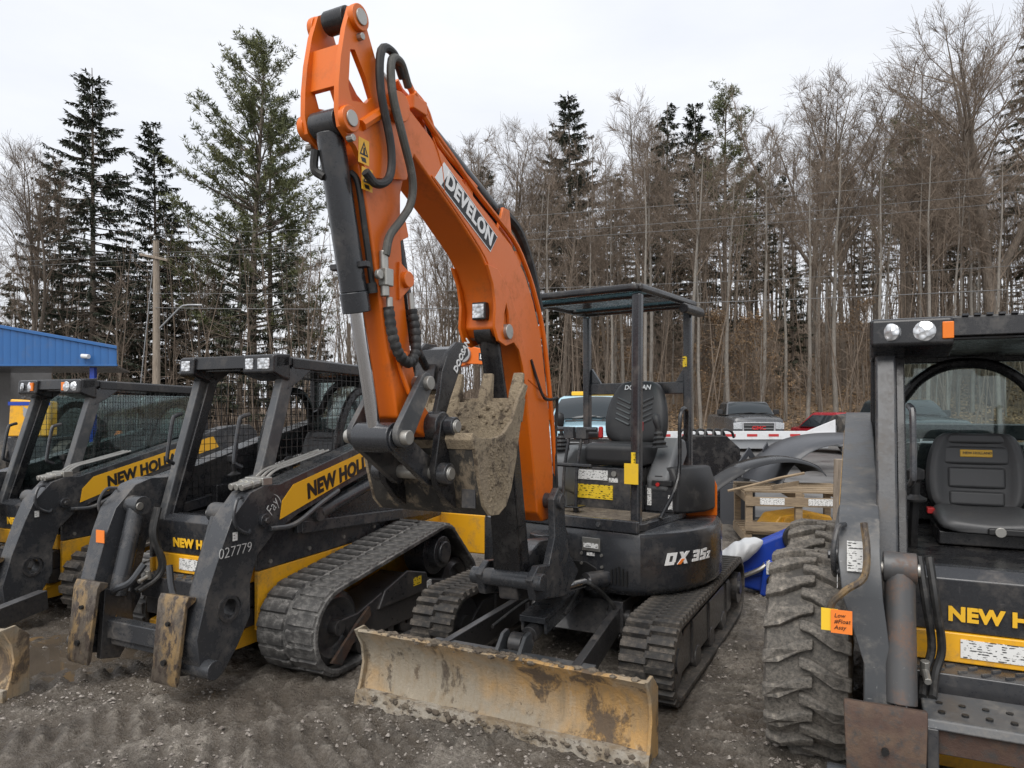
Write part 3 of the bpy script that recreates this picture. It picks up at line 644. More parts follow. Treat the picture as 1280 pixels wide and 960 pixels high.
b = MB(HX); b.beam((-.33, .42, 1.83), (.54, .40, 1.83), .09, .05, (0, 0, 1)); b.prism([(-.30, 1.87), (-.30, 2.0), (-.21, 1.87)], .40, .44, 'y'); b.prism([(.50, 1.87), (.50, 2.0), (.42, 1.87)], .38, .42, 'y'); b.build('rear_crossbar', M['char'], ex, .008)
b = MB(HX); b.cyl((.60, .10, 2.38), (.60, .42, 2.38), .035); b.build('canopy_hand_rail', M['black'], ex, .006)
for k, (p, q, c) in enumerate((((.537, -.545, 1.33), (.49, -.55, 1.21), 'tagyellow'),)):
    t_ = MB(HX); t_.box(.47, .565, -.560, -.553, 1.20, 1.33, Matrix.Translation((0, 0, 0))); t_.build('hanging_tag', M[c], ex, 0)
# swing post and cylinder (boom plane runs straight ahead of the undercarriage)
sp = MB(); BX = .0
sp.cyl((-.09, -.78, .52), (-.09, -.78, .88), .10, n=20); sp.prism([(-.72, .56), (-1.10, .56), (-1.46, .62), (-1.50, .78), (-1.34, .84), (-1.16, .90), (-.78, .86)], -.06, .06)
sp.build('swing_bracket', M['char'], ex, .012)
for s in (-1, 1):
    pl_ = MB(); pl_.prism([(-1.02, .56), (-1.48, .64), (-1.53, .76), (-1.44, .82), (-1.30, .80), (-1.22, .95), (-1.24, 1.16), (-1.17, 1.22), (-1.09, 1.17), (-1.06, .95), (-1.0, .8), (-.86, .68)], s*.155-.022, s*.155+.022); pl_.build('swing_bracket_cheek', M['armgrey'], ex, .008)
pn = MB(); pn.cyl((-.20, -1.16, 1.14), (.20, -1.16, 1.14), .045); pn.build('foot_pin', M['armgrey'], ex, .006)
pn = MB(); pn.cyl((-.22, -1.47, .74), (.22, -1.47, .74), .048); pn.build('cylinder_foot_pin', M['armgrey'], ex, .006)
sc = MB(); sc.cyl((.30, -.63, .60), (.20, -.80, .60), .055); sc.build('swing_cylinder', M['char'], ex, .004)
sc = MB(); sc.cyl((.22, -.76, .60), (.14, -1.02, .60), .03); sc.build('swing_rod', M['chrome'], ex, 0)
# boom
BO = [(-1.06, 1.06), (-1.045, 1.27), (-1.12, 1.70), (-1.215, 2.08), (-1.32, 2.28), (-1.43, 2.42), (-1.59, 2.545), (-1.95, 2.685), (-2.15, 2.775), (-2.40, 2.88), (-2.56, 2.945), (-2.63, 2.93), (-2.655, 2.87), (-2.60, 2.80),
      (-2.366, 2.677), (-2.135, 2.559), (-1.93, 2.44), (-1.85, 2.37), (-1.79, 2.28), (-1.755, 2.18), (-1.765, 2.09), (-1.72, 2.045), (-1.64, 2.06), (-1.575, 2.06), (-1.525, 2.02), (-1.48, 1.95), (-1.43, 1.82), (-1.38, 1.6), (-1.31, 1.3), (-1.27, 1.08), (-1.20, 1.02), (-1.12, 1.02)]
bm_ = MB(); bm_.prism(BO, -.10, .088); boom = bm_.build('boom', M['orange'], ex, .012, seg=3)
for s in (-1, 1):
    p = MB(); p.prism([(-1.885, 2.39), (-1.825, 2.30), (-1.80, 2.20), (-1.81, 2.09), (-1.77, 2.02), (-1.69, 2.00), (-1.60, 2.025), (-1.54, 1.99), (-1.49, 1.90), (-1.44, 1.74), (-1.425, 1.88), (-1.47, 2.02), (-1.55, 2.17), (-1.66, 2.30), (-1.78, 2.385)], (s*.098-.008)-(.006 if s < 0 else 0), (s*.098+.008)-(.006 if s < 0 else 0), holes=[[(-1.715, 2.10), (-1.705, 2.17), (-1.685, 2.22), (-1.66, 2.17), (-1.65, 2.11), (-1.68, 2.075)]]); p.build('boom_gusset', M['orange'], boom, .004)
    p = MB(); p.cyl((s*.075, -2.62, 2.885), (s*.125, -2.62, 2.885), .06); p.build('boom_boss', M['orange'], boom, .005)
p = MB(); p.cyl((-.125, -1.68, 2.075), (.125, -1.68, 2.075), .04); p.build('cylinder_pin', M['zinc'], boom, .004)
def bpt(y, z, x=.0905): return Vector((x, y, z))
# badge on the near side
bc = Vector((0, -2.045, 2.623)); bd = Vector((0, .93, -.367)); up = Vector((0, .367, .93)); L2_, H2_ = .285, .053
bd = Vector((0, 2.30-1.86, 2.745-2.56)); bd = Vector((0, .91, -.414)).normalized(); up = Vector((0, .414, .91)); up = (up-bd*up.dot(bd)).normalized()
def quadplate(c, d, u, l0, l1, h, x0, x1, name, mat, par, sk=.03):
    mb = MB(); pts = [c+d*l0-u*h, c+d*l1-u*h, c+d*(l1+sk)+u*h, c+d*(l0+sk)+u*h]
    mb.add([(x0, p.y, p.z) for p in pts]+[(x1, p.y, p.z) for p in pts], [(0, 1, 2, 3), (7, 6, 5, 4), (0, 4, 5, 1), (1, 5, 6, 2), (2, 6, 7, 3), (3, 7, 4, 0)])
    return mb.build(name, mat, par, 0)
quadplate(bc, bd, up, -L2_, L2_-.02, H2_+.004, .0885, .0905, 'badge_border', M['white'], boom)
quadplate(bc, bd, up, -L2_+.055, L2_-.025, H2_-.002, .0885, .0920, 'badge_panel', M['badge'], boom)
text('DEVELON', M['white'], boom, Vector((.0925, bc.y, bc.z))+bd*(-L2_+.072)+up*.002, bd, up, .104, 'lettering', .04, 0, .0015, None, .96, space=1.08)
for s in (-1, 1):
    xw = .0885 if s > 0 else -.1005
    w_ = MB(); w_.tube([(xw, y+.012*(1 if k < 4 else .6), z+.014) for k, (y, z) in enumerate(BO[14:20])], .0045, 6, 3); w_.build('weld_bead', M['orange'], boom, 0)
w_ = MB(); w_.tube([(.0885, -1.12, 1.74), (.0885, -1.26, 1.79), (.0885, -1.40, 1.84)], .004, 6, 2); w_.build('weld_bead', M['orange'], boom, 0)
w_ = MB(); w_.tube([(.0885, -2.34, 2.86), (.0885, -2.27, 2.76), (.0885, -2.25, 2.64)], .004, 6, 2); w_.build('weld_bead', M['orange'], boom, 0)
# boom pipes, clips and hoses
for (x, off, mt, r) in ((.080, .032, 'orange', .014), (.030, .034, 'orange', .013), (-.02, .036, 'black', .014), (-.06, .034, 'black', .014)):
    P = [(x, y+dy, z+dz) for (y, z), (dy, dz) in zip(BO[0:11], [(.045, 0), (.05, 0), (.048, .01), (.045, .018), (.038, .028), (.03, .036), (.02, .042), (.016, .04), (.014, .04), (.014, .05), (.03, .10)])]
    t_ = MB(); t_.tube(P[1:], r, 8, 4); t_.build('boom_pipe', M[mt], boom, 0)
for (y, z) in ((-1.10, 1.62), (-1.235, 2.10), (-1.50, 2.475), (-2.02, 2.715)):
    t_ = MB(); t_.box(-.07, .075, y-.02, y+.05, z-.015, z+.055); t_.build('pipe_clip', M['orange'], boom, .006)
t_ = MB(); t_.tube([(.03, -1.62, 2.74), (.04, -1.42, 2.66), (.04, -1.26, 2.48), (.05, -1.17, 2.25)], .028, 8); t_.build('hose_bundle', M['hose'], boom, 0)
t_ = MB(); t_.tube([(.09, -1.36, 1.95), (.10, -1.30, 1.84), (.115, -1.24, 1.74), (.115, -1.13, 1.73), (.11, -1.05, 1.74), (.10, -1.02, 1.70), (.09, -1.02, 1.45), (.09, -1.0, 1.2)], .009, 6); t_.build('wire_loom', M['hose'], boom, 0)
t_ = MB(); t_.tube([(.06, -1.02, 1.28), (.08, -1.0, 1.15), (.10, -1.02, 1.0), (.14, -.98, .86)], .02, 8); t_.tube([(.02, -1.0, 1.28), (.05, -.97, 1.12), (.12, -.94, .9)], .02, 8); t_.build('swing_hose', M['hose'], boom, 0)
# work light under the elbow
wl = MB(); wl.box(-.035, .045, -1.80, -1.74, 2.13, 2.22); wlo = wl.build('work_light', M['black'], boom, .006)
wl = MB(); wl.box(-.027, .037, -1.806, -1.798, 2.14, 2.21); wl.build('lamp_lens', M['lens'], wlo, 0)
# boom cylinder with guard
c_ = MB(); c_.cyl((0, -1.69, 2.08), (0, -1.535, 1.56), .055, n=18); c_.cyl((-.05, -1.69, 2.08), (.05, -1.69, 2.08), .07); c_.build('boom_cylinder', M['black'], ex, .004)
c_ = MB(); c_.beam((0, -1.585, 1.62), (0, -1.45, .78), .14, .05, (1, 0, 0), .165, .06); c_.beam((.072, -1.555, 1.62), (.083, -1.41, .78), .012, .09, (1, 0, 0)); c_.beam((-.072, -1.555, 1.62), (-.083, -1.41, .78), .012, .09, (1, 0, 0)); c_.build('cylinder_guard', M['black'], ex, .008)
# arm
AO = [(-2.91, 3.175), (-2.85, 3.19), (-2.805, 3.155), (-2.745, 3.06), (-2.64, 2.965), (-2.57, 2.93), (-2.50, 2.84), (-2.485, 2.75), (-2.545, 2.56), (-2.545, 2.4), (-2.52, 2.15), (-2.47, 1.9), (-2.41, 1.72), (-2.31, 1.64), (-2.29, 1.58), (-2.34, 1.545), (-2.45, 1.58), (-2.57, 1.64), (-2.66, 2.0), (-2.74, 2.35), (-2.82, 2.6), (-2.88, 2.67), (-2.95, 2.68), (-2.975, 2.75), (-2.96, 2.95), (-2.94, 3.1)]
hole = [(-2.89, 3.0), (-2.865, 3.01), (-2.80, 2.93), (-2.765, 2.87), (-2.80, 2.835), (-2.88, 2.815), (-2.90, 2.86)]
head = [p for p in AO[:8]]+[(-2.54, 2.62), (-2.78, 2.56)]+AO[20:]
arm = MB(); arm.prism([(-2.60, 2.86), (-2.485, 2.75), (-2.545, 2.56), (-2.545, 2.4), (-2.52, 2.15), (-2.47, 1.9), (-2.41, 1.72), (-2.31, 1.64), (-2.29, 1.58), (-2.34, 1.545), (-2.45, 1.58), (-2.57, 1.64), (-2.66, 2.0), (-2.74, 2.35), (-2.81, 2.6), (-2.74, 2.72)], -.068, .068)
arm_o = arm.build('dipper_arm', M['orange_dirty'], ex, .012, seg=3)
for s in (-1, 1):
    p = MB(); p.prism([(-2.885, 3.165), (-2.85, 3.19), (-2.815, 3.165), (-2.795, 3.12), (-2.745, 3.03), (-2.66, 2.955), (-2.57, 2.92), (-2.50, 2.84), (-2.485, 2.75), (-2.54, 2.62), (-2.78, 2.56), (-2.86, 2.655), (-2.905, 2.675), (-2.94, 2.70), (-2.955, 2.76), (-2.953, 2.85), (-2.942, 2.95), (-2.917, 3.07)], s*.080-.011, s*.080+.011, holes=[hole]); p.build('arm_head_plate', M['orange'], arm_o, 0)
    for (y, z) in ((-2.855, 3.13), (-2.908, 2.735)):
        p = MB(); p.cyl((s*.085, y, z), (s*.112, y, z), .048, n=20); p.build('boss', M['orange'], arm_o, .004)
        p = MB(); p.cyl((s*.11, y, z), (s*.119, y, z), .030, n=18); p.build('pin_cap', M['zinc'], arm_o, .003)
        p = MB(); p.cyl((s*.085, y+.012, z-.065), (s*.112, y+.012, z-.065), .014, n=8); p.build('pin_bolt', M['zinc'], arm_o, .002)
p = MB(); p.prism([(-2.925, 2.86), (-2.91, 3.02), (-2.89, 3.02), (-2.90, 2.86)], -.073, .073); p.build('head_web', M['orange'], arm_o, .003)
p = MB(); p.tube([(.092, -2.83, 2.74), (.095, -2.70, 2.84), (.092, -2.62, 2.885)], .022, 8, 2); p.build('boss_rib', M['orange'], arm_o, 0)
for (y0_, z0_, h_) in ((-2.845, 2.60, .095), (-2.825, 2.505, .085)):
    p = MB(); p.box(.0905, .0925, y0_, y0_+.062, z0_, z0_+h_); dc = p.build('warning_decal', M['yellow_clean'], arm_o, 0)
    a_ = Vector((y0_+.031, z0_+h_*.90)); b_ = Vector((y0_+.006, z0_+h_*.34)); c_ = Vector((y0_+.056, z0_+h_*.34)); cn = (a_+b_+c_)/3
    p = MB(); p.prism([a_, b_, c_], .0925, .0933, holes=[[cn+(q-cn)*.66 for q in (a_, b_, c_)]]); p.build('pictogram', M['ink'], dc, 0)
    p = MB(); p.prism([(y0_+.02, z0_+h_*.08), (y0_+.045, z0_+h_*.08), (y0_+.04, z0_+h_*.26), (y0_+.012, z0_+h_*.24)], .0925, .0933); p.prism([cn+Vector((-.006, -.014)), cn+Vector((.008, -.014)), cn+Vector((.004, .012)), cn+Vector((-.003, .012))], .0925, .0933); p.build('pictogram', M['ink'], dc, 0)
# arm cylinder on top of the boom
c_ = MB(); c_.cyl((0, -2.85, 3.13), (0, -2.30, 2.95), .020); c_.build('arm_cylinder_rod', M['zinc'], ex, 0)
c_ = MB(); c_.cyl((-.0, -2.32, 2.955), (0, -1.62, 2.72), .042); c_.cyl((-.045, -1.60, 2.70), (.045, -1.60, 2.70), .05); c_.build('arm_cylinder', M['black'], ex, .004)
c_ = MB(); c_.cyl((-.05, -2.85, 3.145), (.05, -2.85, 3.145), .045); c_.build('rod_eye', M['black'], ex, .004)
c_ = MB(); c_.prism([(-1.52, 2.54), (-1.56, 2.74), (-1.63, 2.74), (-1.70, 2.58)], -.06, -.04); c_.prism([(-1.52, 2.54), (-1.56, 2.74), (-1.63, 2.74), (-1.70, 2.58)], .04, .06); c_.build('cylinder_bracket', M['orange'], ex, .004)
# bucket cylinder
c0 = Vector((0, -2.905, 2.735)); c1 = Vector((0, -2.625, 1.565)); cd = (c1-c0).normalized()
c_ = MB(); c_.cyl(c0+cd*.03, c0+cd*.62, .052, n=20); c_.cyl(c0+cd*.62, c0+cd*.70, .056, n=20); c_.cyl((-.06, c0.y, c0.z), (.06, c0.y, c0.z), .05); c_.build('bucket_cylinder', M['charbody'], ex, .004)
c_ = MB(); c_.cyl(c0+cd*.70, c1, .029, n=16); c_.build('bucket_cylinder_rod', M['chrome'], ex, 0)
c_ = MB(); c_.tube([c0+cd*.16+Vector((.03, .05, 0)), c0+cd*.2+Vector((.05, .06, 0)), c0+cd*.36+Vector((.055, .055, 0)), c0+cd*.60+Vector((.055, .05, 0))], .013, 8); c_.tube([c0+cd*.1+Vector((-.04, -.05, 0)), c0+cd*.17+Vector((-.05, -.06, 0)), c0+cd*.2+Vector((-.02, -.05, 0))], .016, 8); c_.cyl(c0+cd*.58+Vector((.05, .05, 0)), c0+cd*.62+Vector((.05, .05, 0)), .022); c_.build('cylinder_pipe', M['hose'], ex, 0)
c_ = MB(); c_.box(-.09, .09, c0.y+cd.y*.52-.015, c0.y+cd.y*.52+.015, c0.z+cd.z*.52-.012, c0.z+cd.z*.52+.012); c_.build('pipe_clamp', M['black'], ex, .004)
# linkage
for s in (-1, 1):
    x = s*.115
    p = MB(); p.prism(hull(circ((-2.445, 1.785), .045, 20)+circ((-2.60, 1.575), .055, 20)), x-.014, x+.014); p.build('rocker_lever', M['steelgrey'] if s > 0 else M['armgrey'], ex, .004)
    p = MB(); p.prism(hull(circ((-2.615, 1.555), .05, 20)+circ((-2.37, 1.40), .055, 20)), s*.083-.016, s*.083+.016); p.build('tipping_link', M['char'], ex, .004)
p = MB()
for y, z, hw in ((-2.445, 1.785, .15), (-2.612, 1.562, .16), (-2.37, 1.40, .20), (-2.32, 1.60, .20)): p.cyl((-hw, y, z), (hw, y, z), .030, n=18)
p.build('linkage_pin', M['zinc'], ex, .004)
p = MB(); p.cyl((-.09, -2.615, 1.56), (.09, -2.615, 1.56), .062, n=20); p.cyl((-.13, -2.32, 1.60), (.13, -2.32, 1.60), .065, n=20); p.build('linkage_bush', M['char'], ex, .005)
# hydraulic thumb folded against the arm
th = MB()
TH = [(-2.37, 1.60), (-2.33, 1.66), (-2.30, 1.74), (-2.28, 1.84), (-2.23, 1.93), (-2.15, 1.985), (-2.06, 1.985), (-2.05, 1.93), (-2.10, 1.90), (-2.16, 1.80), (-2.21, 1.72), (-2.26, 1.62), (-2.29, 1.55), (-2.34, 1.545)]
for s in (-1, 1): th.prism(TH, s*.085-.012, s*.085+.012)
th.prism([(-2.275, 1.76), (-2.25, 1.87), (-2.19, 1.95), (-2.11, 1.97), (-2.12, 1.93), (-2.18, 1.86), (-2.22, 1.74)], -.085, .085)
tho = th.build('thumb', M['black'], ex, .006)
p = MB(); p.prism([(-2.283, 1.80), (-2.262, 1.88), (-2.254, 1.878), (-2.275, 1.80)], -.05, .05); p.build('thumb_panel', M['char'], tho, .002)
text('DOOSAN', M['white'], tho, (.0985, -2.175, 1.845), (0, .60, .80), (0, -.80, .60), .045, 'lettering', .02)
p = MB(); p.box(-.06, -.02, -2.316, -2.31, 1.705, 1.755); p.build('warning_decal', M['sticker_y'], tho, 0)
c_ = MB(); c_.cyl((0, -2.50, 2.42), (0, -2.38, 1.98), .032); c_.cyl((-.03, -2.50, 2.42), (.03, -2.50, 2.42), .035); c_.cyl((0, -2.38, 1.98), (0, -2.26, 1.86), .018); c_.build('thumb_cylinder', M['black'], ex, .003)
for s in (-1, 1):
    p = MB(); p.prism([(-2.56, 2.36), (-2.56, 2.48), (-2.50, 2.46), (-2.48, 2.40)], s*.05-.01, s*.05+.01); p.build('thumb_bracket', M['orange'], ex, .003)
# bucket
SH = [(-2.335, 1.555), (-2.315, 1.50), (-2.275, 1.36), (-2.235, 1.25), (-2.18, 1.20), (-2.10, 1.195), (-2.03, 1.225), (-1.975, 1.30), (-1.925, 1.44), (-1.885, 1.58), (-1.85, 1.70)]
def offs(P, d):
    out = []
    for i, p in enumerate(P):
        a = P[max(i-1, 0)]; b = P[min(i+1, len(P)-1)]; t_ = Vector((b[0]-a[0], b[1]-a[1])).normalized(); out.append((p[0]-t_.y*d, p[1]+t_.x*d))
    return out
bk_ = MB(); bk_.prism(SH+offs(SH, .016)[::-1], -.31, .27); bucket = bk_.build('bucket', M['shell_muddy'], ex, .003)
inn = MB(); I0 = offs(SH, .017); I1 = offs(SH, .03); rings = []
for i in range(15):
    x = -.308+.576*i/14; rings.append([(x, y+.006*noise.noise(Vector((x*9, y*9, z*9))), z) for y, z in I0]+[(x, y+.012*noise.noise(Vector((x*11, y*11, z*11))), z+.008*noise.noise(Vector((x*8, 4, z*12)))) for y, z in I1[::-1]])
inn.loft(rings); inn.build('inner_mud_lining', M['mud_tan'], bucket, 0, ang=60)
cut = SH+[(-1.80, 1.79), (-1.835, 1.80), (-1.90, 1.73), (-1.97, 1.62), (-2.06, 1.56), (-2.15, 1.545), (-2.25, 1.55)]
for s in (-1, 1):
    p = MB(); p.prism(cut, (.278 if s > 0 else -.318)-.009, (.278 if s > 0 else -.318)+.009); p.build('bucket_side_plate', M['mud_tan'], bucket, .004)
p = MB(); p.prism([(-2.345, 1.545), (-2.32, 1.50), (-2.28, 1.51), (-2.29, 1.56), (-2.33, 1.575)], -.325, .285); p.build('bucket_top_bar', M['mud_tan'], bucket, .005)
p = MB(); p.prism([(-1.875, 1.62), (-1.84, 1.73), (-1.822, 1.725), (-1.857, 1.61)], -.325, .285); p.build('bucket_lip', M['mud_tan'], bucket, .004)
for x in (-.28, -.10, .075, .245):
    p = MB(); p.beam((x, -1.865, 1.66), (x, -1.842, 1.76), .068, .055, (1, 0, 0), .062, .05); p.beam((x, -1.846, 1.75), (x, -1.815, 1.852), .064, .046, (1, 0, 0), .054, .022); p.build('bucket_tooth', M['mud_tan'], bucket, .006)
for s in (-1, 1):
    p = MB(); p.prism([(-2.30, 1.53), (-2.33, 1.65), (-2.37, 1.62), (-2.42, 1.42), (-2.40, 1.35), (-2.33, 1.28), (-2.245, 1.23), (-2.26, 1.36)], s*.135-.016, s*.135+.016); p.build('bucket_ear', M['black'], bucket, .005)
    p = MB(); p.cyl((s*.15, -2.37, 1.40), (s*.195, -2.37, 1.40), .046, n=18); p.build('pin_collar', M['char'], bucket, .004)
    p = MB(); p.cyl((s*.15, -2.32, 1.60), (s*.195, -2.32, 1.60), .042, n=18); p.build('pin_collar', M['char'], bucket, .004)
    for yy, zz in ((-2.37, 1.40), (-2.32, 1.60)):
        p = MB(); p.cyl((s*.19, yy, zz), (s*.206, yy, zz), .026, n=16); p.build('pin_end', M['zinc'], bucket, .003)
p = MB(); p.box(.185, .255, -2.262, -2.25, 1.24, 1.33, Matrix.Identity(4)); p.build('wear_patch', M['char'], bucket, .003)
p = MB(); rg = random.Random(3)
for i in range(420):
    u_ = rg.random(); k = min(int(u_*10), 9); a, b = offs(SH, .034)[k], offs(SH, .034)[k+1]; f_ = rg.random()
    x = rg.uniform(-.30, .26); r = .003+.012*rg.random()**3; p.blob((x, a[0]+(b[0]-a[0])*f_, a[1]+(b[1]-a[1])*f_), (r, r, r), .3, i, 6, 4)
for i in range(520):
    a = rg.uniform(0, 1); y = -2.02-.18*rg.random(); z = rg.uniform(1.26, 1.52)
    if False: continue
    r = .002+.006*rg.random()**3; p.blob((.288, y, z), (r*.5, r, r), .3, i+900, 6, 4)
tag(p.build('mud_clods', M['mud_tan'], bucket, 0), kind='stuff')
# arm hoses
h = MB(); h.tube([(.10, -2.58, 3.02), (.115, -2.66, 3.08), (.125, -2.75, 3.05), (.125, -2.755, 2.90), (.125, -2.69, 2.70), (.125, -2.70, 2.58), (.125, -2.78, 2.53), (.12, -2.84, 2.56)], .017, 10); h.build('arm_hose', M['hose'], ex, 0)
h = MB(); h.tube([(.10, -2.54, 3.0), (.12, -2.62, 3.06), (.135, -2.70, 3.03), (.14, -2.70, 2.90), (.14, -2.635, 2.76), (.13, -2.555, 2.62), (.12, -2.55, 2.52), (.11, -2.60, 2.44), (.10, -2.665, 2.36), (.095, -2.685, 2.28)], .017, 10); h.build('arm_hose', M['hose_grey'], ex, 0)
h = MB(); h.box(.07, .11, -2.70, -2.65, 2.16, 2.23); h.cyl((.085, -2.685, 2.30), (.085, -2.675, 2.12), .018); h.cyl((.08, -2.72, 2.20), (.10, -2.72, 2.20), .02); h.build('stop_valve', M['zinc'], ex, .005)
h = MB(); h.tube([(.09, -2.66, 2.08), (.10, -2.65, 1.98), (.11, -2.62, 1.90), (.115, -2.56, 1.865), (.11, -2.505, 1.91), (.10, -2.49, 2.0), (.085, -2.495, 2.09)], .0235, 10, 9, rib=.16); h.build('spiral_hose', M['hose'], ex, 0)
for k in range(9):
    h = MB(); t0 = k/9
h = MB(); h.cyl((.09, -2.655, 2.12), (.092, -2.655, 2.06), .014); h.build('hose_fitting', M['zinc'], ex, .003)
h = MB(); h.cyl((.085, -2.495, 2.09), (.08, -2.50, 2.16), .014); h.build('hose_fitting', M['zinc'], ex, .003)
h = MB(); h.cyl((.06, -2.53, 2.21), (.10, -2.53, 2.21), .034); h.build('pipe_boss', M['orange'], ex, .004)
h = MB(); h.prism(hull(circ((-2.53, 2.21), .045, 16)+[(-2.57, 2.12), (-2.57, 2.28)]), .02, .08); h.build('pipe_bracket', M['orange'], ex, .004)
h = MB(); h.tube([(.075, -2.64, 2.05), (.078, -2.60, 1.95), (.078, -2.57, 1.85), (.09, -2.52, 1.74)], .010, 8); h.build('arm_pipe', M['orange'], ex, 0)
h = MB(); h.box(.075, .105, -2.60, -2.55, 1.88, 1.91); h.build('pipe_clip', M['orange'], ex, .003)
h = MB()
h.box(.0, .10, -2.50, -2.40, 2.93, 2.99); h.cyl((.085, -2.49, 3.0), (.06, -2.32, 2.93), .018); h.build('pipe_manifold', M['orange'], ex, .006)
for x in (.03, .075):
    h = MB(); h.tube([(x, -2.50, 3.02), (x, -2.38, 2.98), (x, -2.28, 2.86), (x, -2.1, 2.80), (x, -1.95, 2.755)], .012, 8); h.build('boom_pipe', M['orange'], boom, 0)
# ---------------------------------------------------------------- compact loaders
ARM = [(-1.40, .13), (-1.47, .22), (-1.49, .38), (-1.42, .62), (-1.31, .88), (-1.24, 1.03), (-1.10, 1.17), (-.98, 1.205), (-.86, 1.20), (.10, 1.44), (.75, 1.585), (1.05, 1.60), (1.16, 1.52), (1.14, 1.40), (1.0, 1.36), (.75, 1.35), (.10, 1.21), (-.70, .985), (-.90, .90), (-1.04, .78), (-1.10, .62), (-1.10, .42), (-1.20, .26), (-1.31, .13)]
lugC = lugmesh('tread_block', [(-.225, -.040), (-.09, -.040), (-.06, -.024), (-.015, -.034), (-.015, .036), (-.07, .038), (-.225, .038)], .013, M['rubber_dusty'], .9)
lugD = lugmesh('tread_block', [(.015, -.034), (.06, -.024), (.09, -.040), (.225, -.040), (.225, .038), (.07, .038), (.015, .036)], .013, M['rubber_dusty'], .9)
lugE = lugmesh('tread_block', [(-.215, -.036), (-.02, -.036), (-.02, .034), (-.215, .034)], .036, M['rubber'], .82)
lugF = lugmesh('tread_block', [(.02, -.036), (.215, -.036), (.215, .034), (.02, .034)], .036, M['rubber'], .82)
def wire_screen(root, s, pts_top, name='side_screen', sp=.052, x=.5, wr=.0019):
    mb = MB()
    y0, y1, z0, z1 = pts_top
    def front(z): return -.90+.33*(z-.88)/1.05+.06
    z = z0
    while z <= z1+.001:
        ya = max(y0, front(z)); mb.box(x-wr, x+wr, ya, y1, z-wr, z+wr); z += sp
    y = y1
    while y > y0:
        zt = z1; zb = z0
        if y < front(z1): 
            zt = .88+(y-.06+.90)*1.05/.33
        if zt > zb+.02: mb.box(x-wr, x+wr, y-wr, y+wr, zb, zt)
        y -= sp
    return tag(mb.build(name, M['black'], root, 0, fixn=False), kind='stuff')
def tread_tyre(root, name, cx, cy, r, wd, seed, cz=None):
    mb = MB(); h = wd/2; cz = r if cz is None else cz
    mb.lathe([(r*.56, -h*.8), (r*.72, -h*.98), (r*.86, -h), (r*.91, -h*.92), (r*.925, -h*.5), (r*.928, 0), (r*.925, h*.5), (r*.91, h*.92), (r*.86, h), (r*.72, h*.98), (r*.56, h*.8)], (cx, cy, cz), (1, 0, 0), 56)
    ty = mb.build(name, M['tyre'], root, 0, ang=40)
    rm = MB(); rm.lathe([(.03, -h*.3), (r*.5, -h*.35), (r*.565, -h*.78), (r*.59, -h*.78), (r*.59, h*.78), (r*.565, h*.78), (r*.5, h*.35), (.03, h*.3)], (cx, cy, cz), (1, 0, 0), 32)
    rm.cyl((cx-h*.5, cy, cz), (cx+h*.5, cy, cz), r*.22); rm.build('rim', M['yellow'], ty, .004)
    n = 19
    for s in (-1, 1):
        lm = MB(); hh = .045
        P = [(s*h*1.02, -.065), (s*h*.62, -.048), (s*h*.12, .012), (-s*h*.16, .03), (-s*h*.16, .078), (s*h*.14, .07), (s*h*.66, .018), (s*h*1.02, .0)]
        if s < 0: P = P[::-1]
        lo = []; hi = []
        for (x, a) in P:
            for L_, rr, k in ((lo, r*.91-.014, 1), (hi, r+(.002 if abs(x) < h*.9 else -.016), .93)):
                an = a*k/r; L_.append((x*(1 if k == 1 else .985), rr*math.sin(an), rr*math.cos(an)))
        lm.loft([lo, hi]); me = lm.mesh('tyre_lug'); bm = bmesh.new(); bm.from_mesh(me); bmesh.ops.recalc_face_normals(bm, faces=bm.faces); bm.to_mesh(me); bm.free(); me.materials.append(M['tyre'])
        for k in range(n):
            o = mkobj('tyre_lug', me, None, ty); o.matrix_local = Matrix.Translation((cx, cy, cz)) @ Matrix.Rotation(2*math.pi*(k+(.5 if s > 0 else 0))/n, 4, 'X')
            md = o.modifiers.new('b', 'BEVEL'); md.width = .008; md.segments = 2; md.angle_limit = R(30); md.limit_method = 'ANGLE'
    return ty
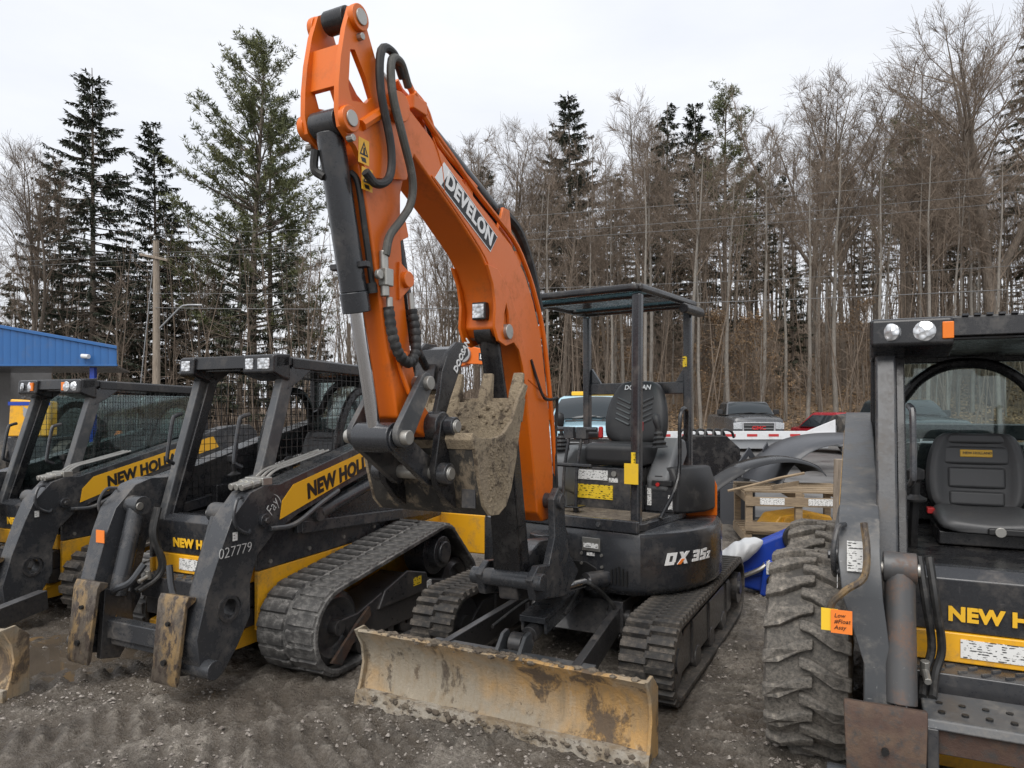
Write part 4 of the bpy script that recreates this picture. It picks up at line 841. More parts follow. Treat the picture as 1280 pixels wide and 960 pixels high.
def make_loader(name, loc, rz, label, group, wheels=False, armmat='armgrey', seatmat='vinyl', round_lamps=False, dusty=True, cpl=0, glass=False, screen=True, plates=(.27, .50), marks=True, cplmat='rusty', glass_side=False):
    L = empty(name, loc, rz, label, 'loader', group); B = lambda mb, nm, m, p=None, bev=.006, **k: mb.build(nm, M[m] if isinstance(m, str) else m, p or L, bev, **k)
    # chassis and panels
    mb = MB(); mb.box(-.47, .47, -.84, 1.25, .26, .88); B(mb, 'chassis', 'char', bev=.01)
    for s in (-1, 1):
        mb = MB(); mb.prism([(-.95, .655), (.85, .70), (1.28, .72), (1.28, 1.10), (.1, 1.10), (-.5, .96), (-.95, .93)], s*.472, s*.505); B(mb, 'side_panel', 'char')
        mb = MB(); mb.prism([(-.95, .28), (1.28, .28), (1.28, .716), (.85, .696), (-.95, .651)], s*.472, s*.503); B(mb, 'yellow_side_panel', 'yellow')
        for k in range(6):
            y = -.85+k*.36; mb = MB(); mb.cyl((s*.50, y, .70+.02*k), (s*.515, y, .70+.02*k), .014, n=8); B(mb, 'panel_bolt', 'zinc', bev=0)
    mb = MB(); mb.loft([[(-.48, .62, .88), (.48, .62, .88), (.48, 1.40, .60), (-.48, 1.40, .60)], [(-.48, .62, 1.42), (.48, .62, 1.42), (.46, 1.38, 1.26), (-.46, 1.38, 1.26)]]); B(mb, 'engine_hood', 'char', bev=.02)
    mb = MB(); mb.prism([(1.22, .40), (1.50, .36), (1.52, .68), (1.44, .74), (1.22, .74)], -.96, .96); B(mb, 'rear_bumper', 'yellow', bev=.012)
    mb = MB(); mb.box(-.50, .50, 1.38, 1.44, .70, 1.20); B(mb, 'rear_door', 'char', bev=.012)
    # front: toe plate, yellow plate, step
    mb = MB(); mb.prism([(-.94, .70), (-.955, .92), (-.90, .96), (-.84, .96), (-.84, .70)], -.44, .44); B(mb, 'toe_plate', 'char')
    text('NEW HOLLAND', M['yellowink'], L, (-.26 if not wheels else -.245, -.956, .775), (1, 0, 0), (0, -.06, 1), .080, 'lettering', .05, 0, .002, None, 1.02, space=1.05)
    mb = MB(); mb.box(-.44, .44, -.952, -.85, .575, .698); B(mb, 'yellow_front_plate', 'yellow')
    mb = MB(); mb.box(-.20, .30, -.957, -.953, .60, .675); B(mb, 'warning_decal', 'sticker', bev=0)
    mb = MB(); mb.prism([(-.95, .57), (-1.05, .555), (-1.06, .42), (-.85, .42), (-.85, .57)], -.44, .44); st = B(mb, 'front_step', 'char')
    for i in range(11):
        for j in range(2):
            t_ = MB(); c = Vector((-.40+i*.08+(j*.04), -.975-.045*j, .5695-.0068*j)); t_.beam(c-Vector((.016, .010, 0)), c+Vector((.016, .010, 0)), .009, .008); t_.build('tread_stud', M['steelgrey'], st, 0)
    mb = MB(); mb.box(-.44, .44, -1.02, -.85, .30, .415); B(mb, 'front_crossmember', 'char')
    mb = MB(); mb.prism([(-1.03, .17), (-1.03, .26), (-.9, .295), (-.8, .295), (-.8, .17)], -.40, .40); B(mb, 'belly_plate', 'yellow')
    # cab
    for s in (-1, 1):
        mb = MB(); mb.beam((s*.465, -.905, .90), (s*.465, -.575, 1.95), .085, .11, (1, 0, 0)); B(mb, 'cab_post', 'steelgrey' if not wheels else 'armgrey', bev=.012)
        mb = MB(); mb.beam((s*.405, -.88, .92), (s*.405, -.555, 1.90), .04, .075, (1, 0, 0)); B(mb, 'post_channel', 'black', bev=.008)
        mb = MB(); mb.prism([(-.57, 1.96), (-.62, 1.80), (-.50, 1.86), (-.36, 1.96)], s*.47-.035, s*.47+.04); B(mb, 'corner_gusset', 'char')
        p = [Vector((s*.38, -.905, 1.30)), Vector((s*.37, -.965, 1.33)), Vector((s*.37, -.915, 1.62)), Vector((s*.38, -.84, 1.64))]; mb = MB(); mb.tube([p[0], p[0].lerp(p[1], .8), p[1].lerp(p[2], .1), p[1].lerp(p[2], .9), p[2].lerp(p[3], .3), p[3]], .014, 8, 4); B(mb, 'grab_handle', 'char', bev=0)
        mb = MB(); mb.beam((s*.485, -.56, 1.985), (s*.485, .62, 1.955), .06, .075, (1, 0, 0)); B(mb, 'roof_rail', 'black', bev=.01)
        mb = MB(); mb.beam((s*.475, .60, 1.0), (s*.475, .60, 1.93), .07, .09, (1, 0, 0)); B(mb, 'rear_post', 'black', bev=.01)
        mb = MB(); mb.beam((s*.485, -.88, .96), (s*.485, .60, 1.16), .06, .08, (1, 0, 0)); B(mb, 'sill_beam', 'char', bev=.01)
        if screen: wire_screen(L, s, (-.86, .58, 1.0, 1.94), x=s*.50)
        if glass_side:
            mb = MB(); mb.prism([(-.83, 1.05), (-.60, 1.90), (.57, 1.90), (.57, 1.18)], s*.478, s*.482); B(mb, 'side_glass', 'glass', bev=0)
        mb = MB(); mb.tube([(s*.44, -.10, 1.14), (s*.445, -.02, 1.5), (s*.445, .12, 1.75), (s*.445, .30, 1.82), (s*.445, .46, 1.74), (s*.445, .54, 1.45)], .035, 10); B(mb, 'window_frame', 'black', bev=0)
    mb = MB(); mb.prism([(-.60, 1.965), (-.60, 2.03), (.62, 2.0), (.66, 1.95), (.60, 1.93)], -.50, .50); B(mb, 'cab_roof', 'black', bev=.012)
    mb = MB(); mb.prism([(-.60, 1.965), (-.74, 1.945), (-.73, 2.035), (-.60, 2.045)], -.53, .53); mb.prism([(-.60, 1.95), (-.70, 1.93), (-.70, 1.95), (-.60, 1.965)], -.30, .10); B(mb, 'roof_visor', 'black', bev=.01)
    for s in (-1, 1):
        mb = MB(); x0, x1 = (.20, .53) if s > 0 else (-.53, -.20 if round_lamps else -.36)
        mb.prism([(-.60, 1.86), (-.70, 1.885), (-.765, 1.91), (-.755, 2.035), (-.60, 2.045)], x0, x1); pod = B(mb, 'lamp_pod', 'black', bev=.018)
        if round_lamps:
            for lx, lr in ((s*.315, .045), (s*.45, .04)):
                mb = MB(); mb.lathe([(.004, .010), (lr*.7, .006), (lr, 0), (lr, -.02), (.004, -.02)], (lx, -.766, 1.972), (s*(.12 if lx*s < .4 else .55), -1, .08), 20, False); B(mb, 'headlamp', 'lens', pod, bev=0)
            mb = MB(); mb.box(s*.225-.022, s*.225+.022, -.772, -.755, 1.935, 2.01); B(mb, 'turn_lamp', 'amber', pod, bev=.004)
        else:
            for lx, lw in (((.28, .042), (.43, .062)) if s > 0 else ((-.445, .05),)):
                mb = MB(); mb.box(lx-lw, lx+lw, -.770, -.755, 1.935, 2.01); B(mb, 'headlamp', 'lens', pod, bev=.012)
    if wheels:
        for k in range(9):
            mb = MB(); mb.box(-.17+k*.045, -.145+k*.045, -.742, -.72, 2.035, 2.044); B(mb, 'visor_louvre', 'char', bev=0)
    mb = MB(); mb.box(-.46, .46, .585, .60, 1.18, 1.92); B(mb, 'rear_glass', 'glass', bev=0)
    mb = MB(); mb.tube([(-.47, .56, 1.62), (-.36, .56, 1.66), (-.25, .55, 1.80), (-.10, .55, 1.885), (.10, .55, 1.885), (.25, .55, 1.80), (.36, .56, 1.66), (.47, .56, 1.62)], .032, 10); B(mb, 'rear_window_arch', 'black', bev=0)
    mb = MB(); mb.box(-.46, .46, .50, .60, .96, 1.19); B(mb, 'rear_bulkhead', 'black', bev=.01)
    mb = MB(); mb.box(-.46, .46, .56, .62, 1.90, 1.95); B(mb, 'rear_header', 'black', bev=.01)
    mb = MB(); mb.box(-.44, .44, -.84, .50, .90, .945); B(mb, 'cab_floor', 'black', bev=.004)
    for s in (-1, 1):
        mb = MB(); mb.box(s*.40-.035, s*.40+.035, -.55, .5, .945, 1.12); B(mb, 'cab_inner_wall', 'black', bev=.008)
    # seat
    mb = MB(); mb.box(-.22, .22, -.28, .16, .95, 1.02); B(mb, 'seat_base', 'black', bev=.01)
    mb = MB(); rings = []
    for y, hw, zt in ((-.33, .20, .03), (-.31, .225, .06), (-.10, .235, .075), (.14, .225, .07), (.20, .21, .06)):
        rings.append([(a*hw, y, 1.015+zt*(b if b > 0 else 0)*(1+.25*(abs(a) > .6))*1.25) for a, b in ((-1, 0), (-1.02, .6), (-.8, 1), (-.4, .95), (.4, .95), (.8, 1), (1.02, .6), (1, 0))])
    mb.loft(rings); cu = B(mb, 'seat_cushion', seatmat, bev=0, ang=70, sub=1)
    T = Matrix.Translation((0, .22, 1.06)) @ Matrix.Rotation(R(-9), 4, 'X'); rings = []
    for zz, hw in ((0, .20), (.05, .235), (.16, .25), (.28, .24), (.36, .215), (.41, .19), (.43, .16)):
        rings.append([T @ Vector((a*hw, b, zz)) for a, b in ((-1, -.02), (-.93, -.085), (-.72, -.085), (-.62, -.05), (0, -.045), (.62, -.05), (.72, -.085), (.93, -.085), (1, -.02), (.9, .04), (0, .06), (-.9, .04))])
    mb = MB(); mb.loft(rings); sbk = B(mb, 'seat_backrest', seatmat, bev=0, ang=70, sub=1)
    for z0, z1, w0 in ((.03, .11, .13), (.125, .24, .135), (.255, .355, .155), (.37, .425, .165)):
        mb = MB(); mb.box(-w0, w0, -.066, -.03, z0, z1, T); B(mb, 'seat_panel', seatmat, sbk, .016, seg=3)
    if wheels:
        mb = MB(); mb.box(-.075, .075, -.071, -.064, .295, .335, T); lb = B(mb, 'seat_badge', 'yellowink', sbk, .004)
        text('NEW HOLLAND', M['ink'], sbk, T @ Vector((-.062, -.073, .316)), (1, 0, 0), (0, .15, 1), .0185, 'lettering', .01, ext=.0008)
        mb = MB(); mb.box(-.02, .17, -.345, -.325, 1.018, 1.055); B(mb, 'suspension_control', 'blackplastic', cu, .01)
        mb = MB(); mb.cyl((.03, -.343, 1.037), (.03, -.356, 1.037), .024); B(mb, 'weight_knob', 'zinc', cu, .003)
        mb = MB(); mb.box(-.25, -.215, -.05, .02, 1.07, 1.10); B(mb, 'buckle', 'red', bev=.004)
    for s in (-1, 1):
        o = Vector((s*.335, -.40, 1.10)); mb = MB(); mb.tube([(s*.335, -.34, .95), (s*.335, -.38, 1.05), (s*.33, -.42, 1.20)], .022, 8); mb.lathe([(.05, 0), (.052, .01), (.03, .02), (.02, .03), (.022, .09), (.04, .11), (.04, .15), (.015, .16)], (s*.33, -.42, 1.18), (0, -.1, 1), 12, False); B(mb, 'joystick', 'blackplastic', bev=0, ang=30)
    # arms
    for s in (-1, 1):
        xa, xb = (.50, .655) if s > 0 else (-.655, -.50)
        mb = MB(); mb.prism(ARM, xa, xb, holes=[circ((-1.235, .50), .062, 18)]); 
        for v in mb.v:
            k = sstep(.98, .62, v.z) if v.y < -.95 else 0
            if wheels: k *= 1.0
            else: k *= .35
            v.x = s*(abs(v.x)-k*(.095 if abs(v.x) > .57 else .04))
            v.y += k*(.15 if wheels else .09)
        arm_ = B(mb, 'lift_arm', armmat, bev=.012, seg=2)
        xo = .655-.095*(1 if wheels else .35); mb = MB(); ring = circ((-1.235, .50), .078, 20); mb.prism(ring, s*(xo-.01), s*(xo+.008), holes=[circ((-1.235, .50), .060, 20)]); B(mb, 'hole_ring', 'char', arm_, 0) if not wheels else None
        q = [(-.965, 1.005), (-.905, 1.10), (-.80, 1.165), (.16, 1.385), (.22, 1.30), (-.66, 1.045), (-.86, .965)]
        q = [(-.86, .975), (-.84, 1.09), (-.74, 1.185), (.55, 1.49), (.62, 1.375), (.10, 1.255), (-.64, 1.04)]
        for sx_ in ((s*.6555, s*.6585),):
            mb = MB(); mb.prism(q, *sx_); B(mb, 'arm_stripe', 'yellow_clean', arm_, 0)
        d_ = Vector((0, 1.0, .24)).normalized(); up = Vector((0, -.24, 1)).normalized(); xx = s*.6600
        if s > 0: text('NEW HOLLAND', M['ink'], arm_, Vector((xx, -.62, 1.118)), d_, up, .135, 'lettering', .05, .16, .0012, None, .92, space=1.03)
        else: text('NEW HOLLAND', M['ink'], arm_, Vector((xx, .30, 1.33)), -d_, up, .118, 'lettering', .05, .16, .0012, None, .92, space=1.03)
        mb = MB(); mb.cyl((s*.47, -1.39, .20), (s*.69, -1.39, .20), .055); B(mb, 'coupler_pin', 'armgrey', arm_, .006)
        mb = MB(); mb.cyl((s*.655, -1.0, .99), (s*.685, -1.0, .99), .042); mb.cyl((s*.655, -1.0, .99), (s*.70, -1.0, .99), .02, n=6); B(mb, 'arm_pin', 'char', arm_, .004)
        mb = MB(); mb.tube([(s*.63, -1.14, 1.145), (s*.655, -1.20, 1.14), (s*.67, -1.24, 1.06), (s*.67, -1.22, .98), (s*.665, -1.13, .93), (s*.64, -1.09, .95)], .011, 8); B(mb, 'hose_guard', 'armgrey', arm_, 0)
        mb = MB(); mb.box(s*.58-.025, s*.58+.025, -1.385, -1.33, .90, .96, Matrix.Identity(4)) if False else mb.box(s*.655, s*.657, -1.235, -1.20, .90, .95); B(mb, 'small_decal', 'sticker', arm_, 0)
        # couplings on the knee
        if s > 0:
            for k in range(3):
                p0 = Vector((.53+k*.045, -.96, 1.225)); mb = MB(); mb.cyl(p0, p0+Vector((-.01, -.17, -.025)), .021, n=10); mb.cyl(p0+Vector((0, -.05, -.006)), p0+Vector((0, -.10, -.012)), .027, n=10); B(mb, 'quick_coupling', 'zinc', arm_, .003)
                mb = MB(); mb.tube([p0, p0+Vector((0, .10, .06)), p0+Vector((0, .25, .09)), p0+Vector((0, .6, .16))], .009, 6); B(mb, 'coupling_pipe', 'zinc', arm_, 0)
            mb = MB(); mb.box(.50, .655, -1.0, -.92, 1.20, 1.25); B(mb, 'coupling_block', 'zinc', arm_, .006)
        # rear upright, lower link and lift cylinder
        mb = MB(); mb.prism([(1.0, .85), (1.3, .85), (1.22, 1.50), (1.10, 1.55), (1.0, 1.45)], s*.515, s*.60); B(mb, 'rear_upright', 'char')
        mb = MB(); mb.beam((s*.60, -.62, .885), (s*.60, .95, .80), .05, .08, (1, 0, 0)); mb.prism([(-.66, .85), (-.66, .91), (-.45, 1.0), (-.38, .98), (-.35, .86)], s*.585, s*.62); B(mb, 'lower_link', 'armgrey')
        mb = MB(); mb.cyl((s*.61, -.45, .96), (s*.61, .55, 1.22), .048, n=16); mb.cyl((s*.57, -.47, .955), (s*.65, -.47, .955), .05); B(mb, 'lift_cylinder', 'armgrey')
        mb = MB(); mb.tube([(s*.665, -.95, .93), (s*.675, -.75, .93), (s*.67, -.5, 1.03), (s*.66, -.3, 1.1)], .016, 8); B(mb, 'arm_pipe', 'steelgrey', bev=0)
        # tilt cylinder
        c0 = Vector((s*.44, -1.13, 1.04)); c1 = Vector((s*.40, -1.33, .36-cpl*.6)); d = (c1-c0)
        if wheels: c0 = Vector((s*.43, -1.16, .99)); c1 = Vector((s*.43, -1.32, .38)); d = c1-c0
        mb = MB(); mb.cyl(c0, c0+d*.82, .055, n=18); mb.cyl((c0.x-.06, c0.y, c0.z), (c0.x+.06, c0.y, c0.z), .062); B(mb, 'tilt_cylinder', 'armgrey' if not wheels else 'cyl_worn', bev=.005)
        mb = MB(); mb.cyl(c0+d*.8, c1, .028); B(mb, 'tilt_rod', 'chrome', bev=0)
        mb = MB(); mb.cyl((c0.x-s*.07, c0.y-.03, c0.z), (c0.x+s*.07, c0.y-.03, c0.z), .026, n=12); B(mb, 'tilt_pin', 'zinc', bev=.003)
        for k in range(2):
            mb = MB(); xo = c0.x-s*(.075+.035*k); mb.tube([(xo, -1.05, 1.02), (xo-s*.02, -1.10, .85), (xo-s*.045, -1.05, .66), (xo-s*.02, -1.08, .56), (xo, -1.2, .50)], .016, 8); B(mb, 'hydraulic_hose', 'hose', bev=0)
        mb = MB(); mb.cyl((s*.34, -1.12, .56), (s*.34, -1.13, .62), .018, n=8); mb.cyl((s*.34, -1.13, .58), (s*.335, -1.20, .56), .015, n=8); B(mb, 'hose_elbow', 'zinc', bev=.003)
    mb = MB(); mb.cyl((-.5, -1.05, .66), (.5, -1.05, .66), .05) if False else mb.box(-.50, .50, -1.20, -1.10, .62, .62); 
    mb = MB(); mb.beam((-.50, .95, 1.48), (.50, .95, 1.48), .10, .12, (0, 0, 1)); B(mb, 'arm_crosstube', 'char', bev=.012)
    # quick coupler
    c = cpl; p0, p1 = plates
    for s in (-1, 1):
        x0, x1 = (p0, p1) if s > 0 else (-p1, -p0)
        pts = [(-1.34, .60-c), (-1.395, .615-c), (-1.415, .58-c), (-1.47, .15-c), (-1.455, .12-c), (-1.44, .15-c), (-1.395, .55-c), (-1.345, .575-c)]
        if not wheels: pts = [(y-.065, z) for y, z in pts]
        mb = MB(); n_ = len(pts); k0, k1 = (1.0, .86)
        xm = (x0+x1)/2; hw = (x1-x0)/2
        def wdt(z): return hw*(k1+(k0-k1)*min(1, max(0, (z-(.12-c))/.48)))
        mb.loft([[(xm-wdt(z), y, z) for y, z in pts], [(xm+wdt(z), y, z) for y, z in pts]]); cp = B(mb, 'coupler_plate', cplmat, bev=.005)
        for zz in (.46, .25):
            mb = MB(); y = -1.40-.055*((.58-zz)/.43)-.028-(0 if wheels else .065); mb.cyl((xm+.0, y+.012, zz-c), (xm, y-.004, zz-c), .017 if zz < .3 else .013, n=12); B(mb, 'coupler_hole', 'ink', cp, 0)
        mb = MB(); mb.prism([(-1.40, .56-c), (-1.22, .50-c), (-1.20, .24-c), (-1.30, .10-c), (-1.43, .13-c)], s*.335-.02, s*.335+.02); mb.prism([(-1.40, .50-c), (-1.30, .42-c), (-1.28, .2-c), (-1.42, .13-c)], s*.475-.02, s*.475+.02); B(mb, 'coupler_cheek', 'char')
    mb = MB(); mb.box(-.335, .335, -1.385, -1.30, .245-c, .36-c); mb.box(-.335, .335, -1.36, -1.30, .20-c, .245-c); B(mb, 'coupler_crossbar', 'armgrey', bev=.008)
    if not wheels:
     mb = MB(); mb.tube([(-.36, -1.33, .50-c), (-.25, -1.36, .56-c), (-.17, -1.33, .60-c), (-.14, -1.26, .70-c)], .022, 8, 3); B(mb, 'coupler_lever', 'armgrey', bev=0)
     mb = MB(); mb.tube([(.30, -1.35, .50-c), (.24, -1.36, .60-c), (.19, -1.34, .74-c)], .020, 8, 3); B(mb, 'coupler_lever', 'armgrey', bev=0)
    if wheels:
        mb = MB(); mb.prism([(-1.40, .455), (-1.385, .49), (-1.12, .50), (-1.10, .45)], -.36, .36); st2 = B(mb, 'coupler_step', 'steelgrey', bev=.008)
        for i in range(9):
            for j in range(2):
                mb = MB(); mb.cyl((-.30+i*.075, -1.32+j*.09, .488), (-.30+i*.075, -1.32+j*.09, .5005-.0*j), .012, n=10); B(mb, 'step_hole', 'ink', st2, 0)
        mb = MB(); mb.box(-.36, .36, -1.375, -1.33, .36, .452); B(mb, 'coupler_beam', 'rust_dark', bev=.006)
    # running gear
    if wheels:
        for s in (-1, 1):
            for yy in (-.50, .56): tread_tyre(L, 'tyre', s*.79, yy, .50, .37, 1, .405)
    else:
        loop = hull(circ((-.70, .29), .275)+circ((.80, .25), .235)+circ((.52, .55), .215))
        la, lb_ = (lugC, lugD) if dusty else (lugE, lugF)
        def lf(cx):
            def f(belt, i, p, d, nrm):
                for me, dd in ((la, -.012), (lb_, .026)):
                    o = mkobj('tread_block', me, None, belt); qv = p+d*dd; z = Vector((1, 0, 0)).cross(Vector((0, d.x, d.y)))
                    place(o, (cx, qv.x, qv.y), (1, 0, 0) if z.y*nrm.x+z.z*nrm.y > 0 else (-1, 0, 0), (0, d.x, d.y))
            return f
        for s in (-1, 1):
            x0, x1 = (.515, .985) if s > 0 else (-.985, -.515)
            track(L, loop, x0, x1, .032, M['rubber_dusty' if dusty else 'rubber'], None, .094, 'track', lf((x0+x1)/2))
            mb = MB(); mb.prism([(-.55, .14), (.66, .12), (.70, .30), (.42, .36), (.10, .47), (-.25, .40), (-.50, .33), (-.66, .33)], s*.66, s*.93, holes=[]); mb.prism([(-.30, .30), (.35, .30), (.30, .44), (.05, .50), (-.22, .42)], s*.92, s*.95); tf = B(mb, 'track_frame', 'rubber' if False else 'char', bev=.012)
            mb = MB(); mb.box(s*.95, s*.953, .12, .22, .37, .43); B(mb, 'worn_decal', 'sticker_y', tf, 0)
            mb = MB(); mb.box(s*.94, s*.953, .30, .36, .32, .37); B(mb, 'worn_decal', 'sticker', tf, 0)
            for (y, z, r_, nm) in ((-.70, .29, .235, 'idler_wheel'), (.80, .25, .195, 'idler_wheel')):
                mb = MB(); xm = s*.80; mb.lathe([(.03, -.12), (r_*.8, -.12), (r_, -.09), (r_, .09), (r_*.8, .12), (r_*.55, .07), (.03, .09)], (xm, y, z), (1, 0, 0), 28); mb.cyl((xm-.1, y, z), (xm+s*.15, y, z), .05); B(mb, nm, 'char', bev=.003)
            for y in (-.42, -.17, .08, .33, .55):
                mb = MB(); mb.lathe([(.02, -.12), (.085, -.12), (.09, -.04), (.06, -.03), (.06, .03), (.09, .04), (.085, .12), (.02, .12)], (s*.80, y, .125), (1, 0, 0), 18); B(mb, 'track_roller', 'char', bev=0)
            mb = MB(); mb.lathe([(.03, -.09), (.18, -.09), (.185, 0), (.18, .09), (.03, .09)], (s*.80, .52, .55), (1, 0, 0), 28); B(mb, 'drive_sprocket', 'char', bev=.003)
            mb = MB(); mb.cyl((s*.70, .52, .55), (s*.96, .52, .55), .125, n=24); mb.cyl((s*.96, .52, .55), (s*.985, .52, .55), .085, n=24); B(mb, 'final_drive', 'char', bev=.01)
            mb = MB(); mb.prism([(-.80, .10), (-.55, .28), (-.42, .36), (-.40, .30), (-.55, .20), (-.70, .06)], s*.955-.01, s*.955+.01); B(mb, 'mud_scraper', 'rust_dark', bev=.003)
    if not wheels:
        cabn = ('cab_', 'post_channel', 'corner_gusset', 'grab_handle', 'roof_', 'rear_post', 'sill_beam', 'side_screen', 'side_glass', 'window_frame', 'lamp_pod', 'headlamp', 'rear_glass', 'rear_window', 'rear_bulk', 'rear_header', 'seat_', 'joystick')
        armn = ('lift_arm', 'arm_', 'hole_ring', 'lettering', 'coupler_pin', 'hose_guard', 'small_decal', 'quick_c', 'coupling_', 'rear_upright', 'lower_link', 'lift_cyl', 'tilt_', 'hydraulic_', 'hose_elbow')
        def fix(o, arm=False):
            a = arm or (o.name.startswith(armn) and not o.name.startswith('arm_cross') and not (o.name.startswith('lettering') and not arm))
            me = o.data
            if a:
                for v in me.vertices: v.co.x -= math.copysign(.058, v.co.x)
            elif o.name.startswith(cabn):
                for v in me.vertices: v.co.x *= .84
            for c_ in o.children: fix(c_, a)
        for c_ in list(L.children): fix(c_)
    return L
G = 'compact loaders parked in a row'
L1 = make_loader('track_loader', (-1.63, 5.525, 0), R(-26), 'black and yellow track loader with chalk number 027779 and dusty worn rubber tracks', G)
text('027779', M['white'], L1, (.452, -1.42, .835), (1, -.12, .02), (0, .35, 1), .10, 'chalk_number', -.012, .1, .0012) if False else None
LA = [c for c in L1.children if c.name.startswith('lift_arm')][1]
text('027779', M['chalk'], LA, Vector((.592, -1.335, .835)), (0, 1, .02), (0, 0, 1), .088, 'chalk_number', -.018, .1, .0012, None, .95)
text('Fay)', M['chalk'], LA, Vector((.599, -.955, 1.02)), (0, .62, .78), (0, -.78, .62), .10, 'chalk_mark', -.018, .2, .0012, None, .8)
mb = MB(); mb.box(-.50, -.42, -1.335, -1.33, .82, .90); tg = mb.build('paper_tag', M['tagorange'], L1, 0)
L2 = make_loader('track_loader', (-3.86, 7.08, -.10), R(-25), 'black and yellow track loader with glazed cab beside the blue canopied building', G, dusty=False, screen=True, glass_side=True, round_lamps=True)
LS = make_loader('skid_steer_loader', (2.45, 3.70, .05), R(-26), 'wheeled grey and yellow skid steer loader with muddy lugged tyres and grey seat', G, wheels=True, armmat='steelgrey', round_lamps=True, cpl=.10, screen=False, plates=(.35, .63), cplmat='rust_dark')
# tags and hose on the knee of the skid steer
mb = MB(); mb.tube([(-.56, -1.30, 1.18), (-.55, -1.335, 1.08), (-.56, -1.36, .98), (-.62, -1.38, .93), (-.665, -1.37, .88), (-.68, -1.36, .84)], .014, 8); mb.build('bent_pipe', M['rusty'], LS, 0)
mb = MB(); mb.box(-.675, -.60, -1.385, -1.381, .76, .85); mb.build('paper_tag', M['tagorange'], LS, 0)
for tx, tz in (('Low', .828), ('#Float', .805), ('Assy', .782)): text(tx, M['ink'], LS, (-.664, -1.3865, tz), (1, 0, .05), (0, 0, 1), .022, 'tag_writing', 0, .25, .0006)
mb = MB(); mb.box(-.71, -.65, -1.378, -1.374, .765, .85, Matrix.Identity(4)); mb.build('paper_tag', M['tagyellow'], LS, 0)
mb = MB(); mb.box(-.625, -.575, -1.262, -1.258, 1.02, 1.15) if False else mb.box(-.62, -.56, -1.268, -1.262, .98, 1.10); mb.build('torn_label', M['sticker'], LS, 0)
# mud-caked bucket corner of a machine parked further along
bb = empty('dozer_blade', (-3.55, 4.30, 0), R(-14), 'tan mud-caked dozer blade end lying left of the puddle', 'blade')
mb = MB(); rings = []
for i in range(21):
    x = -.65+1.3*i/20
    rings.append([(x, y+1.65+.008*noise.noise(Vector((x*5, y*9, z*9))), z*1.0+.006*noise.noise(Vector((x*6, 3, z*8)))) for y, z in prof])
mb.loft(rings); mb.build('blade_face', M['mud_blade'], bb, 0, ang=60)
mb = MB(); mb.prism([(-.07, -.02), (.10, -.02), (.10, .33), (.01, .41), (-.075, .405), (-.015, .3), (0, .2), (-.03, .09)], .65, .668); mb.build('end_plate', M['mud_blade'], bb, .004)
mb = MB(); mb.beam((-.65, -.06, .02), (.668, -.06, .02), .03, .07, (0, 1, 0)); mb.build('cutting_edge', M['mud_pale'], bb, .004)
mb = MB(); mb.beam((-.1, .05, .2), (-.1, .9, .28), .08, .14, (1, 0, 0)); mb.build('push_arm', M['char'], bb, .006)
